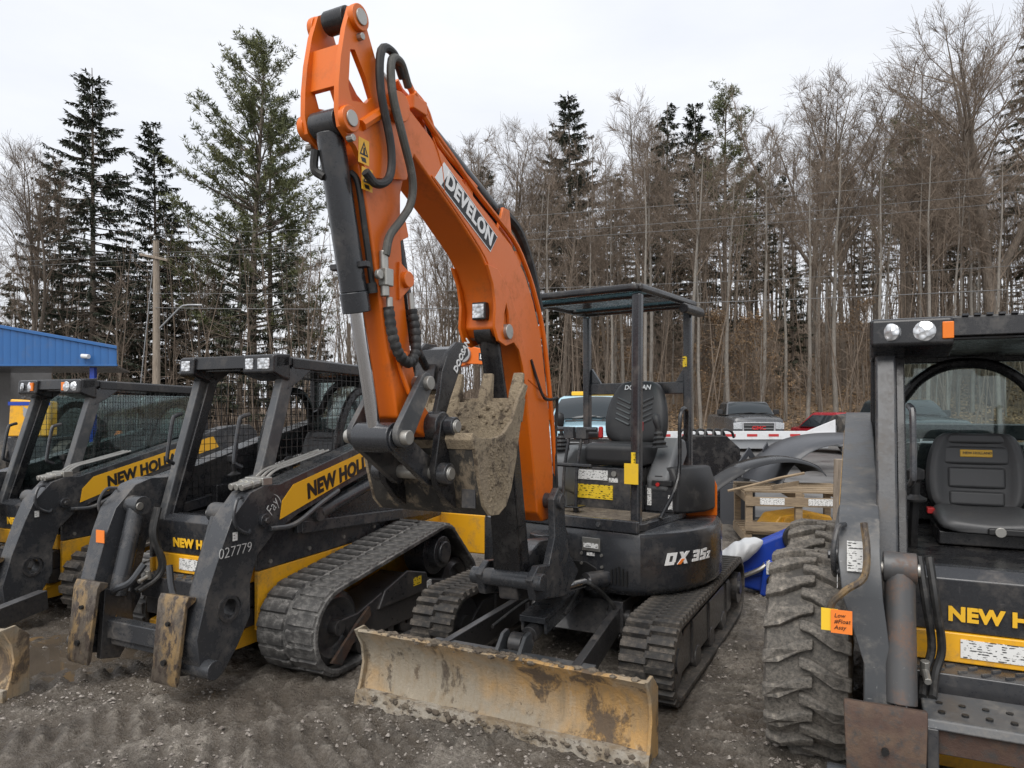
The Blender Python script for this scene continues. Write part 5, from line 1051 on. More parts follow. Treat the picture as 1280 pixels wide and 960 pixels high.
# ---------------------------------------------------------------- things behind the machines
M['blue'] = paint('blue_sheet_metal', (.022, .115, .32), .4, .2, (.1, .12, .16), 2, var=.12)
M['bluedark'] = paint('blue_enamel', (.01, .05, .36), .35, .12, (.15, .13, .1), 6, var=.1)
M['concrete'] = patchy('grey_block_wall', [(.22, .21, .20), (.27, .26, .25)], 1, .9, .2)
M['galv'] = paint('galvanised_steel', (.40, .41, .42), .45, .25, (.3, .28, .26), 3, metal=.5, var=.25)
M['whitepaint'] = paint('white_trailer_paint', (.68, .69, .70), .4, .2, (.3, .28, .25), 4, var=.1)
M['redtape'] = plain('red_reflective_tape', (.45, .03, .03), .35)
def pickup(name, loc, rz, label, col, kind='truck', letters=None, lightbar=False, rough=.25):
    P = empty(name, loc, rz, label, 'car' if kind == 'car' else 'pickup truck')
    pm = paint(name+'_paint', col, rough, .12, (.2, .18, .16), 2, var=.06, coat=.6, bump=0)
    W, H, Ln = (1.0, 1.92, 5.7) if kind == 'truck' else (.9, 1.5, 4.4)
    bz = .45 if kind == 'truck' else .3; hz_ = 1.32 if kind == 'truck' else .86; bl_ = 1.38 if kind == 'truck' else .92
    mb = MB(); rings = []
    for y, hw, zt in ((0, W*.86, hz_*.93), (.06, W*.93, hz_*.97), (.35, W*.98, hz_), (1.3, W, hz_+.05), (1.5, W, bl_), (Ln*.62, W, bl_), (Ln-.1, W*.98, bl_), (Ln, W*.93, bl_-.04)):
        rings.append([(a*hw, y, z) for a, z in ((-1, bz), (-1.0, zt*.72), (-.96, zt*.94), (-.85, zt), (0, zt+.03), (.85, zt), (.96, zt*.94), (1.0, zt*.72), (1, bz))])
    mb.loft(rings); mb.build('body', pm, P, .01, ang=45)
    y0, y1, y2, y3 = (1.35, 1.95, 3.3, 3.5) if kind == 'truck' else (1.15, 1.75, 3.2, 3.9)
    mb = MB(); mb.loft([[(-W*.93, y0, bl_), (W*.93, y0, bl_), (W*.93, y3, bl_), (-W*.93, y3, bl_)], [(-W*.78, y1, H-.05), (W*.78, y1, H-.05), (W*.78, y2, H-.05), (-W*.78, y2, H-.05)], [(-W*.70, y1+.12, H), (W*.70, y1+.12, H), (W*.70, y2-.1, H), (-W*.70, y2-.1, H)]]); cab_ = mb.build('cab', pm, P, .03, seg=3)
    d = Vector((0, y1-y0, H-.05-bl_)).normalized(); nrm = Vector((0, -d.z, d.y))*.006
    gm_ = plain(name+'_glass', (.02, .026, .03), .03) if name+'_glass' not in bpy.data.materials else bpy.data.materials[name+'_glass']
    mb = MB(); a = Vector((0, y0, bl_))+d*.05+nrm; b = Vector((0, y1, H-.05))-d*.04+nrm; nc, nr = 10, 6; vs = []
    for j in range(nr+1):
        for i in range(nc+1):
            f = j/nr; q = a.lerp(b, f); u_ = -1+2*i/nc; bul = .07*(1-u_*u_)+.05*math.sin(math.pi*f); vs.append((u_*W*(.86-.12*f), q.y+nrm.y*bul/.006, q.z+nrm.z*bul/.006))
    mb.add(vs, [(j*(nc+1)+i, j*(nc+1)+i+1, (j+1)*(nc+1)+i+1, (j+1)*(nc+1)+i) for j in range(nr) for i in range(nc)]); ws = mb.build('windscreen', gm_, cab_, 0, ang=80)
    mb = MB(); mb.box(-W*.88, W*.88, y0-.12, y0+.05, bl_-.01, bl_+.035); mb.build('cowl', M['blackplastic'], cab_, .01)
    for sx_ in (-.45, .15):
        mb = MB(); mb.tube([(sx_*W, y0-.08, bl_+.04), (sx_*W+.25, y0-.03, bl_+.09), (sx_*W+.5, y0-.02, bl_+.11)], .012, 5, 2); mb.build('wiper', M['blackplastic'], cab_, 0)
    for s in (-1, 1):
        mb = MB(); mb.tube([(s*W*.52, .10, hz_+.0), (s*W*.56, .7, hz_+.045), (s*W*.60, 1.25, hz_+.075)], .02, 6, 3); mb.build('hood_crease', pm, P, 0)
    for s in (-1, 1):
        mb = MB(); mb.add([(s*W*.925, y0+.25, bl_+.03), (s*W*.93, y3-.15, bl_+.03), (s*W*.80, y2-.08, H-.11), (s*W*.80, y1+.12, H-.11)], [(0, 1, 2, 3)])
        mb.v = [v+Vector((s*.012, 0, .003)) for v in mb.v]; mb.build('side_window', gm_, cab_, 0)
        mb = MB(); mb.box(s*W*.97, s*(W*.97+.24), y0+.42, y0+.50, bl_+.02, bl_+.22); mb.build('door_mirror', M['blackplastic'] if kind == 'truck' else pm, P, .03, seg=3)
        mb = MB(); mb.prism([(s*W*.60, hz_*.66), (s*W*.92, hz_*.66), (s*W*.93, hz_*.83), (s*W*.60, hz_*.86)], -.012, .05, 'y'); mb.build('headlight', M['lens'], P, .01)
        for wy in (.95, Ln-1.15):
            r = .39 if kind == 'truck' else .32; mb = MB(); mb.lathe([(r*.6, -.12), (r*.95, -.12), (r, -.08), (r, .08), (r*.95, .12), (r*.6, .12)], (s*(W-.13), wy, r), (1, 0, 0), 24); ty = mb.build('wheel', M['rubber'], P, 0)
            mb = MB(); mb.cyl((s*(W-.2), wy, r), (s*(W-.03), wy, r), r*.6, n=20); mb.build('rim', M['galv'], ty, .01)
    mb = MB(); g0, g1 = hz_*.50, hz_*.86
    mb.prism([(-W*.60, g0), (W*.60, g0), (W*.62, g1), (-W*.62, g1)], -.03, .03, 'y', holes=[[(-W*.53, g0+.05), (W*.53, g0+.05), (W*.55, g1-.05), (-W*.55, g1-.05)]]); gr_ = mb.build('grille_surround', M['chrome'], P, .008)
    mb = MB(); mb.box(-W*.54, W*.54, -.012, .02, g0+.03, g1-.03); mb.build('grille_mesh', M['blackplastic'], gr_, 0)
    for k in range(3):
        mb = MB(); z = g0+.10+k*(g1-g0-.15)/2.6; mb.box(-W*.53, W*.53, -.02, -.010, z, z+.018); mb.build('grille_bar', M['galv'], gr_, 0)
    if letters: text(letters, M['red'], gr_, (0, -.028, (g0+g1)/2+.01), (1, 0, 0), (0, 0, 1), .19, 'lettering', .03, 0, .006, None, 1.2, 'CENTER')
    mb = MB(); mb.prism([(-.10, bz), (-.14, bz+.06), (-.12, bz+.22), (0, bz+.24), (.1, bz)], -W*.97, W*.97); mb.build('front_bumper', M['chrome'] if kind == 'truck' else pm, P, .03, seg=3)
    if lightbar:
        mb = MB(); mb.box(-.55, .55, y1+.3, y1+.5, H+.01, H+.10); mb.build('roof_light_bar', M['yellowink'], P, .02)
    return P
pickup('pickup_truck', (9.25, 26.6, .02), R(-6), 'dark grey pickup truck with chrome grille facing the flatbed trailer', (.07, .073, .078), letters='GMC')
pickup('pickup_truck', (12.4, 20.5, .02), R(-4), 'dark teal pickup truck seen through the skid steer rear window', (.03, .045, .05))
pickup('red_car', (12.75, 24.0, .02), R(12), 'small red car parked past the end of the flatbed trailer', (.30, .012, .02), 'car')
pickup('pickup_truck', (1.45, 13.2, .02), R(-10), 'pale blue pickup truck with yellow roof bar behind the excavator canopy', (.32, .50, .58), lightbar=True)
# flatbed trailer
t = empty('flatbed_trailer', (5.3, 18.4, .02), R(3), 'white flatbed trailer with red and white reflective tape along its rail', 'trailer')
mb = MB(); mb.box(-3.3, 3.15, 0, 2.3, .86, .95); mb.build('deck', M['galv'], t, .01)
mb = MB(); mb.box(-3.3, 3.15, -.05, 0.0, .84, 1.06); mb.build('side_rail', M['whitepaint'], t, .01)
for k in range(11):
    mb = MB(); mb.box(-3.2+k*.57, -2.93+k*.57, -.056, -.05, .92, .985); mb.build('reflector_strip', M['redtape'], t, 0)
mb = MB(); mb.prism([(2.4, 1.06), (3.15, 1.36), (3.15, 1.06)], -.04, 0, 'y'); mb.build('end_gusset', M['whitepaint'], t, .005)
mb = MB(); mb.box(-3.2, 3.0, .05, .15, .60, .84); mb.box(-3.2, 3.0, 2.1, 2.2, .60, .84); [mb.box(-3.0+k*1.1, -2.92+k*1.1, .15, 2.1, .66, .80) for k in range(6)]; mb.build('underframe', M['galv'], t, .008)
for s in (0, 1):
    for wx in (-1.2, -.35):
        mb = MB(); mb.lathe([(.15, -.1), (.37, -.1), (.38, 0), (.37, .1), (.15, .1)], (wx, .35+s*1.6, .38), (0, 1, 0), 24); w_ = mb.build('wheel', M['rubber'], t, 0)
        mb = MB(); mb.cyl((wx, .27+s*1.6, .38), (wx, .43+s*1.6, .38), .2); mb.build('rim', M['galv'], w_, .01)
mb = MB(); mb.lathe([(.12, -.1), (.33, -.1), (.34, 0), (.33, .1), (.12, .1)], (3.4, .25, 1.15), (1, .1, 0), 24); mb.cyl((3.3, .25, 1.15), (3.55, .25, 1.15), .13); mb.build('spare_wheel', M['rubber'], t, .01)
mb = MB(); mb.box(3.15, 3.35, .2, .3, .86, 1.2); mb.build('spare_bracket', M['galv'], t, .005)
mb = MB(); mb.tube([(3.1, .6, .75), (4.1, 1.15, .6)], .05, 8, 0); mb.tube([(3.1, 1.7, .75), (4.1, 1.15, .6)], .05, 8, 0); mb.cyl((4.0, 1.15, .0), (4.0, 1.15, .75), .045); mb.build('drawbar', M['galv'], t, 0)
# crate of pallets with loose plastic body panels
c = empty('pallet_crate', (3.52, 9.0, 0), R(-10), 'slatted timber pallet crate with yellow parts between its boards', 'crate')
for k in range(7):
    y = -.48+k*.16; mb = MB(); mb.box(-.62, .62, y-.045, y+.045, .66+.004*(k % 3), .685+.004*(k % 3)); mb.build('slat', M['timber'], c, .003)
for k, (x, z) in enumerate(((-.58, .05), (0, .05), (.58, .05), (-.58, .55), (.02, .55), (.58, .55))):
    mb = MB(); mb.box(x-.045, x+.045, -.52, .52, z, z+.10); mb.build('bearer', M['timber'], c, .003)
for k in range(6):
    y = -.46+k*.18; mb = MB(); mb.box(-.62, .62, y-.05, y+.05, .152, .174); mb.build('slat', M['timber'], c, .003)
for x, y in ((-.57, -.5), (.57, -.5), (-.57, .5), (.57, .5), (.0, -.5)):
    mb = MB(); mb.box(x-.04, x+.04, y-.04, y+.04, .175, .66); mb.build('corner_post', M['timber'], c, .003)
for z in (.20, .50):
    mb = MB(); mb.box(-.62, .62, -.562, -.542, z, z+.11); mb.build('side_board', M['timber'], c, .003)
mb = MB(); mb.beam((-.3, -.45, .70), (.15, .2, .70), .08, .02, (0, 0, 1)); mb.build('loose_board', M['timber'], c, .003)
for x in (-.45, .1):
    mb = MB(); mb.box(x, x+.28, -.568, -.563, .52, .60); mb.build('paper_label', M['sticker'], c, 0)
y_ = empty('yellow_casting', (3.55, 8.95, .175), R(10), 'bright yellow machine part lying inside the pallet crate', 'machine part')
mb = MB(); mb.prism([(-.45, 0), (.45, 0), (.40, .16), (.1, .22), (-.3, .18)], -.2, .2, 'y'); mb.build('casting_body', M['yellow'], y_, .03, seg=3)
mb = MB(); mb.cyl((-.2, -.24, .1), (-.2, -.18, .1), .07); mb.build('casting_flange', M['yellow'], y_, .008)
def shell(path, width, th=.012):
    P = smooth_path(path, 6); w_ = Vector(width); n = len(P); mb = MB(); rings = []
    for i, p in enumerate(P):
        d = (P[min(i+1, n-1)]-P[max(i-1, 0)]).normalized(); nn = d.cross(w_).normalized()
        if nn.z < 0: nn = -nn
        R_ = []
        for k in range(9):
            q = -1+2*k/8; R_.append(p+w_*q*.5-nn*(.09*q*q*w_.length+.06*max(0, abs(q)-.75)))
        rings.append(R_+[v-nn*th for v in R_[::-1]])
    mb.loft(rings); return mb
f1 = shell([(2.72, 9.1, .86), (2.95, 9.15, .98), (3.25, 9.2, 1.05), (3.55, 9.2, 1.06), (3.85, 9.25, .98), (4.0, 9.3, .86)], (.1, -.5, 0)).build('fender_panel', M['glossblack'], None, 0, ang=70); tag(f1, 'glossy black moulded fender panel lying across the pallet crate', 'fender')
M['panelgrey'] = paint('grey_moulded_plastic', (.055, .058, .065), .32, .1, (.15, .14, .13), 3, var=.1)
f2 = shell([(3.3, 9.75, .70), (3.5, 9.8, 1.0), (3.85, 9.85, 1.24), (4.3, 9.9, 1.33), (4.9, 9.95, 1.32), (5.3, 10, 1.2)], (.15, -1.1, 0)).build('hood_panel', M['panelgrey'], None, 0, ang=70); tag(f2, 'large dark grey curved hood panel behind the black fender', 'panel')
f3 = empty('panel_bracket', at(938, 578, 10.2)-Vector((0, 0, .9)), R(35), 'folded black steel bracket standing upright beyond the pallet crate', 'bracket')
mb = MB(); mb.prism([(-.3, .62), (-.05, .62), (.12, .95), (-.05, 1.12), (-.3, .9)], -.02, .0, 'y', holes=[[(-.22, .7), (-.08, .7), (.02, .92), (-.06, 1.0), (-.22, .86)]]); mb.build('bracket_face', M['panelgrey'], f3, .004)
mb = MB(); mb.prism([(.10, .6), (.30, .7), (.12, 1.2), (.02, 1.1)], -.2, -.18, 'y'); mb.box(-.3, .12, -.0, .3, .60, .62); mb.build('bracket_flange', M['panelgrey'], f3, .004)
mb = MB(); mb.box(-.3, -.26, 0, .3, 0, .6); mb.build('bracket_leg', M['panelgrey'], f3, .01)
mb = MB(); mb.box(.08, .12, 0, .3, 0, .6); mb.build('bracket_leg', M['panelgrey'], f3, .01)
f4 = MB(); f4.tube([(2.6, 8.55, .68), (2.9, 8.5, .76), (3.2, 8.5, .84), (3.5, 8.5, .90)], .018, 6); tag(f4.build('wooden_pole', M['timber'], None, 0), 'thin curved wooden pole lying over the pallet crate', 'pole')
f5 = shell([(2.35, 8.9, .62), (2.5, 8.95, .74), (2.7, 9.0, .86), (2.85, 9.05, .93)], (.1, -.4, 0)).build('wheel_arch_liner', M['blackplastic'], None, 0, ang=70); tag(f5, 'matt black wheel arch liner hanging off the crate edge', 'liner')
p = MB(); p.box(-.085, .085, -.085, .085, -.05, 1.12); po = p.build('timber_post', M['post_wood'], None, .008); po.location = (3.62, 7.75, 0); po.rotation_euler = (0, R(1.5), R(20)); tag(po, 'square weathered timber post behind the skid steer tyre', 'post')
# blue implement with plastic bag
b = empty('blue_implement', (2.24, 6.5, 0), R(-18), 'bright blue cast implement head with white bag on the gravel', 'implement')
mb = MB(); mb.prism([(-.22, .16), (-.16, .05), (.10, .0), (.20, .03), (.24, .20), (.36, .36), (.42, .50), (.34, .56), (.22, .48), (.05, .40), (-.15, .30)], -.09, .09, 'y'); mb.build('cast_body', M['bluedark'], b, .03, seg=3)
mb = MB(); mb.prism([(.02, .0), (.20, .0), (.26, .2), (.18, .30), (.05, .25)], -.16, -.09, 'y'); mb.build('mounting_foot', M['bluedark'], b, .02)
mb = MB(); mb.cyl((.12, -.165, .12), (.12, -.19, .12), .05); mb.cyl((.36, -.11, .47), (.36, .11, .47), .05); mb.build('pivot_boss', M['black'], b, .006)
mb = MB(); mb.box(.07, .17, -.166, -.161, .17, .26); mb.build('data_label', M['sticker'], b, 0)
mb = MB(); mb.tube([(-.1, -.14, .14), (.02, -.15, .2), (.10, -.13, .26)], .018, 8); mb.build('grease_pipe', M['zinc'], b, 0)
for k in range(2):
    mb = MB(); mb.beam((.30, .02+k*.10, .10+.22*k), (.95, .25+k*.1, .42+.16*k), .05, .07, (0, 1, 0)); mb.build('frame_bar', M['char'], b, .006)
M['bag'] = plain('white_plastic_film', (.5, .51, .52), .35)
mb = MB(); rg = random.Random(5); rings = []
for i in range(15):
    t_ = i/14; rr = .105*math.sin(math.pi*min(1, .12+t_*.86))**.7; rings.append([(-.40+.30*t_, -.10+rr*math.cos(2*math.pi*k/14)*(1+rg.uniform(-.18, .18)), .13+.17*t_+rr*.85*math.sin(2*math.pi*k/14)*(1+rg.uniform(-.18, .18))) for k in range(14)])
mb.loft(rings); bg_ = mb.build('plastic_bag', M['bag'], None, 0, ang=180, sub=2); bg_.parent = None; bg_.location = (2.24, 6.5, 0); bg_.scale = (1.35, 1.2, 1.3); bg_.location = (2.40, 6.38, .10); bg_.rotation_euler = (0, 0, R(-18)); tag(bg_, 'crumpled white plastic bag wrapped over the blue implement', 'bag')
b.scale = (1.12, 1.12, 1.2)
for k in range(4):
    mb = MB(); mb.cyl((-.05+k*.11, -.09, .16+k*.07), (-.05+k*.11, -.105, .16+k*.07), .018, n=6); mb.build('flange_bolt', M['zinc'], b, .002)
mb = MB(); mb.prism([(-.14, .10), (.08, .16), (.28, .33), (.25, .37), (.06, .22), (-.15, .15)], -.115, -.085, 'y'); mb.build('cast_rib', M['bluedark'], b, .01)
mb = MB(); mb.lathe([(.03, 0), (.10, 0), (.11, .03), (.10, .06), (.03, .06)], (.30, -.10, .44), (0, -1, 0), 20); mb.build('black_collar', M['blackplastic'], b, .004)
# mower deck like black attachment beyond the excavator
k_ = empty('black_attachment', (2.95, 10.8, .02), R(-10), 'black bucket attachment standing behind the excavator seat', 'attachment')
mb = MB(); mb.prism([(-.45, 0), (.5, 0), (.5, 1.05), (.30, 1.24), (-.30, 1.24), (-.45, 1.0)], -.02, .0, 'y'); mb.prism([(-.45, 0), (.5, 0), (.52, .9), (.3, 1.24), (-.3, 1.24), (-.45, 1.0)], .5, .52, 'y'); mb.box(-.45, .5, 0, .5, 1.0, 1.05); mb.box(-.47, -.45, -.02, .52, .0, 1.0); mb.box(.5, .52, -.02, .52, 0, .95); mb.build('shell', M['black'], k_, .02)
mb = MB(); [mb.tube([(-.4+i*.13, .1, 1.2), (-.34+i*.12, .15, 1.32), (-.25+i*.13, .25, 1.30), (-.2+i*.13, .3, 1.2)], .02, 6) for i in range(6)]; mb.build('hose_loops', M['hose'], k_, 0)
# second small excavator partly hidden
e2 = empty('mini_excavator', (-2.5, 12.0, .02), R(60), 'smaller orange excavator with a short boom standing behind the track loader', 'excavator')
for s in (-1, 1):
    lp = hull(circ((-.6, .22), .2)+circ((.6, .22), .2)); mb = MB(); mb.prism(lp, s*.45, s*.70); mb.build('track', M['rubber'], e2, .01)
mb = MB(); mb.prism(circ((0, 0), .65, 24), .45, 1.15, 'z'); mb.build('house', M['orange'], e2, .03)
mb = MB(); mb.prism([(-.9, .75), (-.7, .75), (-1.0, 1.9), (-1.5, 2.38), (-2.1, 2.50), (-2.1, 2.32), (-1.5, 2.2), (-1.15, 1.8)], -.07, .07); e2b = mb.build('boom', M['orange'], e2, .01)
mb = MB(); mb.prism([(-1.95, 2.56), (-2.2, 2.60), (-3.3, 2.36), (-3.3, 2.26), (-2.1, 2.34)], -.06, .06); da = mb.build('dipper_arm', M['orange'], e2, .01)
mb = MB(); mb.cyl((-.10, -2.08, 2.48), (.10, -2.08, 2.48), .12, n=24); mb.build('arm_pivot', M['galv'], e2, .01)
text('DOOSAN', M['white'], da, (-.0645, -2.36, 2.44), (0, -1, -.18), (0, -.18, 1), .10, 'lettering', .02)
mb = MB(); mb.prism([(-2.34, 2.385), (-2.34, 2.50), (-2.82, 2.40), (-2.82, 2.30)], -.063, -.0605); mb.build('badge_panel', M['charbody'], da, 0)
for x, y in ((-.4, -.3), (.4, -.3), (-.4, .4), (.4, .4)):
    mb = MB(); mb.beam((x, y, 1.1), (x, y, 2.3), .05, .05); mb.build('canopy_post', M['black'], e2, .008)
mb = MB(); mb.box(-.5, .5, -.4, .5, 2.3, 2.36); mb.build('canopy', M['black'], e2, .015)
mb = MB(); mb.box(-.2, .2, -.1, .35, 1.15, 1.35); mb.box(-.2, .2, .25, .4, 1.35, 1.8); mb.build('seat', M['seat'], e2, .03)
# blue-fronted building with canopy
bd_ = empty('blue_building', (-16.2, 22, 0), 0, 'low grey building with a blue ribbed metal canopy', 'building')
def ztop(x): return 4.40+(3.52-4.40)*(x+1.0)/(4.85)
XL, XR = -4.0, 3.93
n = 34
for k in range(n):
    x0 = XL+(XR-XL)*k/n; x1 = XL+(XR-XL)*(k+1)/n; mb = MB()
    mb.add([(x0, 0, 3.02), (x1-.05, 0, 3.02), (x1-.05, 0, ztop(x1)), (x0, 0, ztop(x0)), (x0, .03, 3.02), (x1, .03, 3.02), (x1, .03, ztop(x1)), (x0, .03, ztop(x0))], [(0, 1, 2, 3), (1, 5, 6, 2), (4, 0, 3, 7), (7, 6, 5, 4), (3, 2, 6, 7), (0, 4, 5, 1)])
    mb.build('fascia_panel', M['blue'], bd_, 0)
mb = MB(); mb.add([(XL, -.06, ztop(XL)), (XR+.05, -.06, ztop(XR)), (XR+.05, -.06, ztop(XR)+.10), (XL, -.06, ztop(XL)+.10), (XL, 1.2, ztop(XL)), (XR-.75, 1.2, ztop(XR)), (XR-.75, 1.2, ztop(XR)+.10), (XL, 1.2, ztop(XL)+.10)], [(0, 1, 2, 3), (4, 5, 6, 7), (3, 2, 6, 7), (0, 1, 5, 4), (1, 5, 6, 2), (0, 3, 7, 4)]); mb.build('roof', M['blue'], bd_, .01)
mb = MB(); mb.box(XL, XR+.03, -.03, .04, 2.98, 3.03); mb.build('fascia_trim', M['blue'], bd_, .004)
mb = MB(); mb.prism([(XL, .05), (XR, .05), (XR-1.5, 3.6), (XL, 3.6)], 2.95, 3.0, 'z'); mb.build('soffit', M['char'], bd_, .004)
mb = MB(); mb.box(XL, -1.9, 3.6, 5.9, 0, 3.3); mb.build('wall', M['concrete'], bd_, .01)
for px_ in (XR-.95, -.28):
    mb = MB(); mb.box(px_, px_+.15, .2, .35, 0, 2.95); mb.build('post', M['bluedark'], bd_, .01)
mb = MB(); mb.box(-3.4, -2.4, 3.56, 3.6, .0, 2.1); mb.build('door', M['char'], bd_, .01)
mb = MB(); mb.cyl((2.95, -.02, 3.30), (2.95, -.14, 3.30), .05); mb.cyl((2.95, -.12, 3.28), (3.2, -.2, 3.26), .07); mb.build('security_camera', M['whitepaint'], bd_, .006)
# yellow-backed machine by the building
ym = empty('yellow_machine', (-10.9, 16, .02), R(4), 'yellow machine rear with orange slow vehicle triangle beneath the blue canopy', 'machine')
mb = MB(); mb.prism([(-.45, 1.02), (.43, 1.02), (.46, 1.80), (-.40, 1.86)], 0, .35, 'y'); mb.build('rear_door', M['yellow'], ym, .03, seg=3)
mb = MB(); mb.box(-.44, .47, -.01, .0, 1.72, 1.80); mb.build('blue_band', M['bluedark'], ym, 0)
mb = MB(); mb.box(-.5, .5, .05, 1.5, .45, 1.0); mb.build('chassis', M['char'], ym, .02)
mb = MB(); mb.prism([(-.13, 1.10), (.13, 1.10), (.0, 1.32)], -.02, -.005, 'y'); mb.build('warning_triangle', M['tagorange'], ym, .004)
for s in (-1, 1):
    for k in range(3):
        mb = MB(); mb.prism([(s*.02, 1.42+k*.07), (s*.10, 1.47+k*.07), (s*.12, 1.55+k*.07), (s*.02, 1.50+k*.07)], -.012, -.003, 'y'); mb.build('leaf_emblem', M['galv'], ym, 0)
    mb = MB(); mb.lathe([(.2, -.15), (.44, -.15), (.46, 0), (.44, .15), (.2, .15)], (s*.62, .4, .46), (1, 0, 0), 24); w_ = mb.build('wheel', M['rubber'], ym, .01)
    mb = MB(); mb.cyl((s*.5, .4, .46), (s*.74, .4, .46), .22); mb.build('rim', M['galv'], w_, .01)
mb = MB(); mb.box(-.40, .40, .38, 1.5, 1.0, 1.90); mb.tube([(-.3, .4, 1.88), (-.28, .5, 2.1), (.1, .6, 2.15), (.3, .7, 1.85)], .04, 8); mb.build('engine_top', M['black'], ym, .02)
# utility pole with street lamp, wires and distant pole
up_ = empty('utility_pole', (-15.05, 30, 0), 0, 'weathered timber utility pole with crossarm and street lamp arm', 'pole')
mb = MB(); mb.tube([(0, 0, 0), (.02, 0, 4.5), (0, 0, 8.75)], .17, 10, 3, .12); mb.build('pole_shaft', M['post_wood'], up_, 0)
mb = MB(); mb.beam((-.62, -.12, 8.15), (.55, -.12, 7.9), .10, .12, (0, 0, 1)); mb.build('crossarm', M['post_wood'], up_, .01)
for x in (-.55, .0, .45):
    mb = MB(); z = 8.12-.21*(x+.6); mb.lathe([(.03, 0), (.05, .04), (.03, .08), (.05, .12), (.02, .18)], (x, -.12, z+.02 if x else 8.75), (0, 0, 1), 10, False); mb.build('insulator', M['galv'], up_, 0)
mb = MB(); mb.tube([(.1, 0, 5.0), (.7, -.1, 5.55), (1.15, -.15, 5.95), (1.45, -.18, 6.0)], .035, 8); mb.build('lamp_arm', M['galv'], up_, 0)
mb = MB(); mb.loft([[(1.4+.62*t_, -.18+.13*math.sin(a)*math.sin(math.pi*(.15+.8*t_)), 6.0+.05*math.cos(a)) for a in [2*math.pi*k/8 for k in range(8)]] for t_ in (0, .25, .6, 1)]); mb.build('lamp_head', M['galv'], up_, 0)
mb = MB(); mb.tube([(-.1, 0, 8.0), (-1.35, .8, 0.0)], .02, 6, 0); mb.build('guy_wire', M['galv'], up_, 0)
def wire(p0, p1, sag, r, label, grp=None):
    P = [Vector(p0).lerp(Vector(p1), i/24)-Vector((0, 0, sag*4*(i/24)*(1-i/24))) for i in range(25)]
    mb = MB(); mb.tube(P, r, 5, 0); return tag(mb.build('overhead_wire', M['wire'], None, 0), label, 'wire', grp)
M['wire'] = plain('aluminium_cable', (.12, .12, .12), .5)
PX = (30.0, 22.0)
for dx, z0, z1 in ((-.5, 8.2, 9.9), (0, 8.95, 10.5), (.45, 8.05, 9.6)):
    wire((-15.05+dx, 29.9, z0), (PX[0]+dx, PX[1], z1), .5, .009, 'thin power line running from the top of the utility pole', 'power lines')
    wire((-15.05+dx, 29.9, z0), (-45, 34, z1-1.0), .5, .009, 'thin power line running from the top of the utility pole', 'power lines')
wire((-15.0, 29.85, 5.9), (PX[0], PX[1], 6.3), .55, .016, 'thick communication cable strung below the power lines')
wire((-15.0, 29.85, 6.5), (PX[0]+.2, PX[1], 7.2), .55, .009, 'thin cable strung between the power lines and the thick cable')
p2 = MB(); p2.tube([(0, 0, 0), (0, 0, 10.6)], .17, 10, 0, .12); o = p2.build('utility_pole', M['post_wood'], None, 0); o.location = (PX[0], PX[1], 0); tag(o, 'plain timber utility pole beyond the skid steer', 'pole')
p2 = MB(); p2.tube([(0, 0, 0), (0, 0, 7.4)], .16, 8, 0, .12); o = p2.build('utility_pole', M['post_wood'], None, 0); o.location = ((436-640)/FPX*48, 48, 0); tag(o, 'plain pale timber pole standing next to the distant white house', 'pole')
# distant house
h = empty('distant_house', ((425-640)/FPX*75, 75, 0), R(12), 'distant white house with a pale grey gabled roof', 'house')
mb = MB(); mb.box(-3.2, 3.2, 0, 7, 0, 4.0); mb.build('wall', M['whitepaint'], h, 0)
mb = MB(); mb.prism([(-3.6, 3.9), (0, 6.2), (3.6, 3.9), (3.6, 4.1), (0, 6.45), (-3.6, 4.1)], -.3, 7.3, 'y'); mb.build('roof', M['galv'], h, 0)
mb = MB(); mb.prism([(-3.2, 3.98), (0, 6.1), (3.2, 3.98)], 0, .05, 'y'); mb.build('gable', M['whitepaint'], h, 0)
for x in (-1.8, 1.8):
    mb = MB(); mb.box(x-.5, x+.5, -.03, .0, 1.6, 3.0); w_ = mb.build('window', M['charbody'], h, 0)

sg = empty('slow_vehicle_sign', (-5.15, 9.3, 0), R(10), 'orange slow vehicle triangle on a stake seen through a loader window', 'sign')
mb = MB(); mb.prism([(-.16, 1.12), (.16, 1.12), (.03, 1.38), (-.03, 1.38)], -.012, 0, 'y'); mb.build('triangle_plate', M['tagorange'], sg, .004)
mb = MB(); mb.beam((0, .02, -.05), (0, .02, 1.3), .03, .03); mb.build('stake', M['galv'], sg, .003)
# ---------------------------------------------------------------- trees
M['bark'] = patchy('grey_bark', [(.165, .135, .107), (.23, .19, .152), (.095, .076, .062)], 3, .95, .5, stretch=(4, 4, .7))
M['bark_pale'] = patchy('pale_bark', [(.245, .22, .19), (.30, .275, .24), (.155, .137, .117)], 3, .95, .4, stretch=(4, 4, .7))
M['twig'] = patchy('bare_twigs', [(.185, .143, .108), (.235, .182, .138)], 2, .95, 0)
def leaf_mat(name, a, b):
    m, t, bs = mat_new(name); c = mixc(t, ramp(t, noise_n(t, objco(t), .9, 3), .35, .65), a, b); t.links.new(c, bs.inputs['Base Color']); bs.inputs['Roughness'].default_value = .7
    return m
M['spruce'] = leaf_mat('spruce_needles', (.034, .045, .028), (.068, .078, .05))
M['pine'] = leaf_mat('pine_needles', (.055, .068, .024), (.12, .125, .045))
M['hemlock'] = leaf_mat('hemlock_needles', (.038, .047, .028), (.068, .076, .045))
M['beech'] = leaf_mat('dry_beech_leaves', (.30, .20, .11), (.22, .14, .075))
